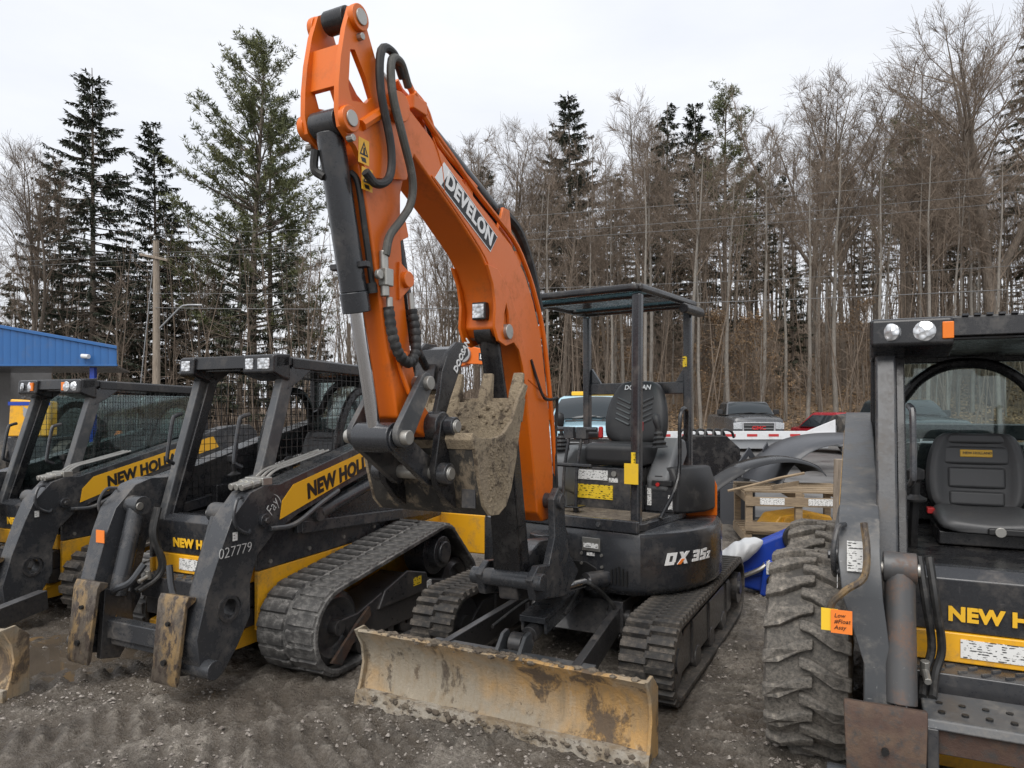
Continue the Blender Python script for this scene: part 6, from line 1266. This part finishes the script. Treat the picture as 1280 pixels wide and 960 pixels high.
class Raw:
    def __init__(s): s.v = []; s.f = []
    def tube(s, P, r0, r1, n):
        m = len(P); b = len(s.v)
        for i, p in enumerate(P):
            d = (P[min(i+1, m-1)]-P[max(i-1, 0)]); d.normalize(); a = d.orthogonal().normalized(); c = d.cross(a); r = r0+(r1-r0)*i/(m-1)
            for k in range(n):
                an = 6.2832*k/n; q = p+a*(r*math.cos(an))+c*(r*math.sin(an)); s.v.append((q.x, q.y, q.z))
        for i in range(m-1):
            for k in range(n): s.f.append((b+i*n+k, b+i*n+(k+1) % n, b+(i+1)*n+(k+1) % n, b+(i+1)*n+k))
    def blade(s, p, d, w, L, up=None):
        d = d.normalized(); a = (up if up else Vector((0, 0, 1))).cross(d)
        if a.length < .05: a = d.orthogonal()
        a = a.normalized()*w; b = len(s.v); m = p+d*(L*.45); e = p+d*L
        for q in (p, m-a, e, m+a): s.v.append((q.x, q.y, q.z))
        s.f.append((b, b+1, b+2, b+3))
    def mesh(s, name, mat, smooth=True):
        me = bpy.data.meshes.new(name); me.from_pydata(s.v, [], s.f); me.update(); me.materials.append(mat)
        if smooth: me.shade_smooth()
        return me
def rvec(rg): return Vector((rg.gauss(0, 1), rg.gauss(0, 1), rg.gauss(0, 1))).normalized()
def limb(rg, p, d, L, n, wob, lift):
    P = [p.copy()]; d = d.normalized()
    for i in range(n):
        d = (d+rvec(rg)*wob+Vector((0, 0, lift))).normalized(); P.append(P[-1]+d*(L/n))
    return P
def bare_tree(seed, H, tr, clear, spread, nb=22, fork=False, barkm='bark', dens=1.0):
    """tapered stem (with heavy forks if wanted), branches, sub-branches and a haze of fine twigs to every tip"""
    rg = random.Random(seed); T = Raw(); C = Raw()
    base = limb(rg, Vector((0, 0, -.3)), Vector((0, 0, 1)), H*.93, 12, .05, .03)
    def taper(t_, r): return r*(1-t_)**.85+.012
    def stem(P, r, n):
        m = len(P)-1
        for i in range(m): T.tube([P[i], P[i+1]], taper(i/m, r), taper((i+1)/m, r), n)
    stem(base, tr, 8); stems = [(base, tr, clear, 1.0)]
    if fork:
        for k in range(4):
            i = 4+k+(k > 1); q = base[min(i, 9)]; a = rg.uniform(0, 6.28)+k*1.9
            st = limb(rg, q, Vector((math.cos(a)*.55, math.sin(a)*.55, 1)), (H-q.z)*rg.uniform(.82, 1.0), 9, .08, .05); stem(st, taper(i/12, tr)*.72, 6); stems.append((st, taper(i/12, tr)*.72, .16, .72))
    for st, r0, cl, kk in stems:
        m = len(st)-1; cnt = int(nb*(1 if kk == 1 else .75))
        for b in range(cnt):
            t_ = cl+(.995-cl)*((b+rg.random())/cnt)**.8; t_ = min(t_, .99); i = int(t_*m); q = st[i].lerp(st[i+1], t_*m-i)
            a = rg.uniform(0, 6.28); tilt = rg.uniform(.55, 1.25); x_ = (t_-cl)/(1-cl)
            L = kk*spread*H*(.30+.85*(1-x_)**.8)*rg.uniform(.5, 1.1)*(.55+.45*min(1, x_*4+.3)); rr = max(.016, taper(t_, r0)*rg.uniform(.3, .55))
            br = limb(rg, q, Vector((math.cos(a)*tilt, math.sin(a)*tilt, rg.uniform(.6, 1.1))), L, 6, .19, .045); C.tube(br, rr, .010, 4)
            for s_ in range(int((6+L*1.5)*dens)):
                u_ = rg.uniform(.18, 1); j = min(5, int(u_*6)); q2 = br[j].lerp(br[j+1], u_*6-j); d2 = ((br[j+1]-br[j]).normalized()+rvec(rg)*.8+Vector((0, 0, .12)))
                L2 = L*rg.uniform(.2, .45)*(1.1-u_*.4)+.2; tw = limb(rg, q2, d2, L2, 3, .24, .03); C.tube(tw, max(.010, rr*.3), .007, 3)
                for w_ in range(int((4+L2*3)*dens)):
                    u3 = rg.uniform(.15, 1); j3 = min(2, int(u3*3)); q3 = tw[j3].lerp(tw[j3+1], u3*3-j3); d3 = (tw[j3+1]-tw[j3]).normalized()+rvec(rg)*.75+Vector((0, 0, .1)); C.tube(limb(rg, q3, d3, L2*rg.uniform(.25, .6)+.2, 1, .2, .03), .008, .005, 3)
    return T.mesh('trunk', M[barkm]), C.mesh('crown', M['twig']), T, C
def conifer(seed, H, Rd, start, step, nb, kind, tr):
    rg = random.Random(seed); T = Raw(); C = Raw(); F = Raw(); st = limb(rg, Vector((0, 0, -.3)), Vector((0, 0, 1)), H+.2, 12, .018, .03); T.tube(st, tr, .02, 7)
    z = start*H
    while z < H*.985:
        t_ = (z-start*H)/(H-start*H); i = min(11, int((z+.3)/(H+.2)*12)); base = st[i].lerp(st[i+1], (z+.3)/(H+.2)*12-i)
        for k in range(nb if rg.random() < .85 else nb-2):
            a = rg.uniform(0, 6.28); zz = min(H*.98, max(start*H*.7, z+rg.uniform(-1, 1)*step*1.2)); i = min(11, int((zz+.3)/(H+.2)*12)); base = st[i].lerp(st[i+1], (zz+.3)/(H+.2)*12-i)
            if kind == 'pine': L = Rd*(math.sin(math.pi*min(1, .32+.66*t_))**.8)*rg.uniform(.45, 1.12); d = Vector((math.cos(a), math.sin(a), .12+.55*t_)); lift = .05
            elif kind == 'hemlock': L = Rd*(1-t_)**.75*rg.uniform(.5, 1.1)+.25; d = Vector((math.cos(a), math.sin(a), .10)); lift = -.03
            else: L = Rd*(1-t_)**.8*rg.uniform(.25, 1.0)+.25; d = Vector((math.cos(a), math.sin(a), -.28+.6*t_)); lift = .02
            br = limb(rg, base, d, L, 5, .07, lift); T.tube(br, .012+.012*L, .008, 3)
            nn = int(L*(8 if kind == 'pine' else 19))+3
            for q in range(nn):
                u_ = rg.uniform(.25 if kind != 'pine' else .45, 1.0); j = min(4, int(u_*5)); p = br[j].lerp(br[j+1], u_*5-j); dd = (br[j+1]-br[j]).normalized()
                if kind == 'pine':
                    tip = p+(dd+rvec(rg)*.7)*rg.uniform(.1, .5)
                    for w_ in range(6): F.blade(tip, dd*.5+rvec(rg)+Vector((0, 0, .45)), .028, rg.uniform(.2, .42), rvec(rg))
                else:
                    sd_ = dd.cross(Vector((0, 0, 1)))*(1 if rg.random() < .5 else -1); lv = rg.uniform(.22, .5)*(1.25-u_*.5)
                    F.blade(p, dd*.7+sd_*rg.uniform(.2, 1)+Vector((0, 0, rg.uniform(-.55, .1))), rg.uniform(.035, .075), lv)
                    if rg.random() < .75: F.blade(p, dd*.3+rvec(rg)*.35+Vector((0, 0, -.75)), rg.uniform(.03, .06), lv*.85, rvec(rg))
        z += step*rg.uniform(.7, 1.3)
    return T.mesh('trunk', M['bark']), F.mesh('crown', M[kind], False)
BARE = [bare_tree(100+i, *p)[:2] for i, p in enumerate((
    (21, .20, .42, .26, 20, False, 'bark'), (20, .16, .50, .20, 18, False, 'bark_pale'), (22, .26, .34, .30, 16, True, 'bark'), (19, .13, .48, .18, 17, False, 'bark'), (23, .22, .45, .24, 16, True, 'bark'), (18, .12, .55, .16, 16, False, 'bark_pale'), (16, .11, .30, .22, 18, False, 'bark')))]
OAK = bare_tree(301, 22, .42, .36, .42, 18, True, 'bark', 1.0)[:2]
SMALL = [bare_tree(200+i, *p)[:2] for i, p in enumerate(((7.5, .06, .2, .30, 16, False, 'bark', .8), (9, .07, .25, .24, 16, False, 'bark_pale', .8)))]
SPR = [conifer(1, 22, 6.8, .08, .46, 8, 'spruce', .26), conifer(2, 20, 5.6, .10, .46, 8, 'spruce', .22)]
PIN = [conifer(5, 25, 5.6, .22, .62, 7, 'pine', .34), conifer(6, 23, 3.0, .45, .6, 6, 'pine', .28)]
HEM = [conifer(8, 21, 3.4, .30, .5, 5, 'hemlock', .22), conifer(9, 12, 2.4, .12, .42, 5, 'hemlock', .14)]
def beech(seed):
    T, C, Tr, Cr = bare_tree(seed, 7, .06, .12, .38, 14, False, 'bark_pale', .6); rg = random.Random(seed); F = Raw()
    for k in range(1500):
        p = Vector(rg.choice(Cr.v)); F.blade(p+rvec(rg)*.1, rvec(rg)+Vector((0, 0, -.4)), .05, rg.uniform(.09, .16), rvec(rg))
    return T, C, F.mesh('dry_leaves', M['beech'], False)
BEE = beech(77)
def plant(name, meshes, x, y, s, rot, label, group, tilt=0, names=('trunk', 'crown', 'dry_leaves')):
    z = hill(x, y) if y > 34.2 else 0
    o = empty(name, (x, y, z), rot, label, 'tree', group); o.scale = (s, s, s); o.rotation_euler = (tilt, tilt*.6, rot)
    for me, nm in zip(meshes, names): mkobj(nm, me, None, o)
    return o
def top_at(u, v, Y, meshH):     # scale that lifts a tree of height meshH at depth Y to picture row v
    x = (u-640)/FPX*Y; z0 = hill(x, Y) if Y > 34.2 else 0
    return x, (EYE+(HV-v)/FPX*Y-z0)/meshH
rgT = random.Random(42)
def put(name, meshes, mh, u, v, Y, label, group, tilt=0):
    x, s = top_at(u, v, Y, mh); return plant(name, meshes, x, Y, s, rgT.uniform(0, 6.28), label, group, tilt)
GC, GB = 'conifers at the wood edge', 'bare trees on the wooded bank'
put('spruce_tree', SPR[0], 22, 116, 84, 42, 'tall dark spruce with sparse drooping tiers behind the blue building', GC)
put('spruce_tree', SPR[1], 20, 78, 190, 46, 'shorter dark spruce crowding the tallest spruce behind the blue building', GC)
put('spruce_tree', SPR[1], 20, 194, 155, 47, 'narrow spruce rising directly behind the utility pole', GC)
put('spruce_tree', SPR[0], 22, 215, 260, 50, 'low broad spruce filling in behind the street lamp arm', GC)
put('white_pine', PIN[0], 25, 316, 48, 46, 'tall white pine with olive upswept tiers left of the excavator boom', GC)
put('white_pine', PIN[1], 23, 338, 130, 48, 'shorter pine stem sharing the crown of the tall white pine', GC)
put('hemlock_tree', HEM[1], 12, 300, 285, 40, 'olive green young evergreen at the foot of the white pine', GC)
put('hemlock_tree', HEM[1], 12, 362, 300, 41, 'dark young evergreen below the white pine beside the boom', GC)
put('spruce_tree', SPR[0], 22, 712, 112, 50, 'dark spruce with a ragged top standing over the excavator canopy', GC)
put('hemlock_tree', HEM[0], 21, 832, 120, 52, 'bushy evergreen with a rounded top among the bare trees', GC)
put('spruce_tree', SPR[1], 20, 868, 132, 54, 'thin pointed spruce between the rounded evergreen and the tufted pine', GC)
put('white_pine', PIN[1], 23, 906, 108, 52, 'tufted pine with an open top above the dark grey pickup', GC)
put('hemlock_tree', HEM[0], 21, 945, 195, 55, 'dim evergreen crowded behind the tufted pine', GC)
put('hemlock_tree', HEM[0], 21, 1180, 128, 56, 'broad evergreen behind the bare trees over the skid steer cab', GC)
put('white_pine', PIN[1], 23, 1130, 140, 57, 'flat-topped pine behind the bare trees over the skid steer', GC)
put('hemlock_tree', HEM[0], 21, 1288, 38, 50, 'tall evergreen leaning in behind the spreading oak', GC)
put('hemlock_tree', HEM[1], 12, 992, 325, 44, 'small grey-green hemlock growing on the leafy bank', GC)
put('hemlock_tree', HEM[0], 21, 775, 215, 56, 'shaded evergreen behind the pale straight trunk', GC)
put('hemlock_tree', HEM[1], 12, 745, 320, 50, 'dark understorey evergreen behind the excavator canopy', GC)
for u, v, Y in ((20, 330, 52), (150, 300, 55), (235, 330, 50), (275, 345, 45), (400, 385, 52), (455, 400, 55)):
    put('hemlock_tree', HEM[1], 12, u, v, Y, 'low dark evergreen in the thicket behind the track loaders', 'evergreens in the thicket')
for k in range(16):
    put('hemlock_tree', HEM[0], 21, 600+k*46+rgT.uniform(-15, 15), rgT.uniform(195, 290), rgT.uniform(60, 74), 'dim evergreen deep in the wood behind the bare trunks', 'evergreens deep in the wood')
put('oak_tree', OAK, 24, 1246, -12, 41, 'big spreading bare oak with crooked limbs over the skid steer', GB)
put('bare_tree', BARE[2], 24, 1010, 52, 46, 'many-stemmed bare tree with a wide fan of branches', GB)
put('bare_tree', BARE[4], 25, 1055, 48, 48, 'tall forked bare tree beside the wide fan of branches', GB)
put('bare_tree', BARE[0], 21, 1132, 45, 47, 'straight bare tree with a pointed crown before the flat-topped pine', GB)
put('bare_tree', BARE[1], 20, 797, 92, 45, 'pale straight bare tree with a broom-like crown by the canopy', GB)
put('bare_tree', BARE[2], 24, 625, 122, 46, 'wide bare tree seen behind the excavator boom', GB)
put('bare_tree', BARE[4], 25, 655, 150, 50, 'grey bare tree between the boom and the ragged spruce', GB)
put('bare_tree', BARE[2], 24, 38, 150, 38, 'wide bare tree standing behind the canopied building', GB)
put('bare_tree', BARE[2], 24, -20, 250, 34, 'low bare tree at the end of the canopied building', GB)
put('bare_tree', BARE[6], 16, 425, 330, 42, 'small bare tree showing between boom cylinder and pine', GB)
put('bare_tree', BARE[4], 25, 560, 240, 45, 'thin bare tree seen between the dipper arm and boom', GB)
put('bare_tree', BARE[6], 16, 530, 290, 40, 'young bare tree seen between the dipper arm and boom', GB)
put('bare_tree', BARE[0], 21, 248, 290, 44, 'bare tree tangled behind the street lamp', GB)
put('bare_tree', BARE[6], 16, 155, 330, 38, 'small bare tree beside the utility pole', GB)
put('bare_tree', BARE[3], 19, 385, 320, 46, 'thin bare tree to the right of the white pine', GB)
LBL = 'slender bare tree growing on the wooded bank behind the machines'
PALE = 'pale straight trunk standing clear at the front of the wooded bank'
for k in range(18):
    put('bare_tree', BARE[1] if k % 2 else BARE[5], 20 if k % 2 else 18, 690+k*33+rgT.uniform(-14, 14), rgT.uniform(120, 230), rgT.uniform(35.5, 40), PALE, 'pale trunks at the wood edge', rgT.uniform(-.04, .04))
for k in range(165):
    Y = 36+44*rgT.random()**.9; u = rgT.uniform(560, 1420); 
    v = 100+rgT.uniform(0, 150)+(40 if u < 760 else 0)+(55 if 860 < u < 960 else 0); b = rgT.choice((0, 1, 3, 3, 5, 5, 6)); mh = (21, 20, 24, 19, 25, 18, 16)[b]
    put('bare_tree', BARE[b], mh, u, v, Y, LBL, 'slender bare trees on the bank', rgT.uniform(-.03, .03))
for k in range(46):
    Y = 40+32*rgT.random(); u = rgT.uniform(-160, 560); v = rgT.uniform(285, 400); b = rgT.choice((0, 3, 6, 6)); mh = (21, 20, 24, 19, 25, 18, 16)[b]
    put('bare_tree', BARE[b], mh, u, v, Y, 'low bare tree in the thicket behind the left loaders', 'bare trees in the thicket', rgT.uniform(-.03, .03))
for k in range(26):
    Y = 35.5+12*rgT.random(); u = rgT.uniform(640, 1380); b = rgT.choice((0, 1)); x = (u-640)/FPX*Y
    plant('sapling', SMALL[b], x, Y, rgT.uniform(.6, 1.1), rgT.uniform(0, 6.28), 'thin leafless sapling at the foot of the wooded bank', 'saplings at the foot of the bank', rgT.uniform(-.06, .06))
for k, (u, Y) in enumerate(((872, 40), (905, 41), (930, 42), (890, 44), (1080, 43), (780, 42), (955, 39))):
    plant('beech_sapling', BEE, (u-640)/FPX*Y, Y, rgT.uniform(.6, .95), rgT.uniform(0, 6.28), 'young beech still holding dry tan leaves on the bank', 'beeches with dry leaves')
# thicket of thin stems that reads as one mass
U = Raw(); rg = random.Random(9)
for k in range(2100):
    Y = 35+34*rg.random(); x = rg.uniform(-36, 52)*Y/50; z = hill(x, Y) if Y > 34.2 else 0
    hgt = rg.uniform(1.5, 6) if rg.random() < .6 else rg.uniform(6, 13); st = limb(rg, Vector((x, Y, z-.1)), Vector((rg.uniform(-.15, .15), rg.uniform(-.15, .15), 1)), hgt, 4, .10, .02); U.tube(st, .012+.004*hgt, .008, 3)
    for j in range(int(4+hgt*1.7)):
        u_ = rg.uniform(.25, 1); i = min(3, int(u_*4)); p = st[i].lerp(st[i+1], u_*4-i); U.tube(limb(rg, p, rvec(rg)+Vector((0, 0, .7)), rg.uniform(.4, 1.6), 1, .2, 0), .011, .006, 3)
tag(mkobj('undergrowth', U.mesh('undergrowth', M['twig'])), 'leafless brush and thin stems massed on the wooded bank', 'undergrowth', kind='stuff')
# fallen leaves on the bank
F = Raw()
for k in range(34000):
    Y = 34.3+22*rg.random()**1.3; x = rg.uniform(-12, 46)*Y/45; F.blade(Vector((x, Y, hill(x, Y)+rg.uniform(.01, .07))), rvec(rg)*Vector((1, 1, .4)), .07, rg.uniform(.12, .22), Vector((rg.uniform(-.4, .4), rg.uniform(-.8, .2), 1)))
tag(mkobj('fallen_leaves', F.mesh('fallen_leaves', M['beech'], False)), 'dry tan leaves covering the wooded bank', 'leaves', kind='stuff')
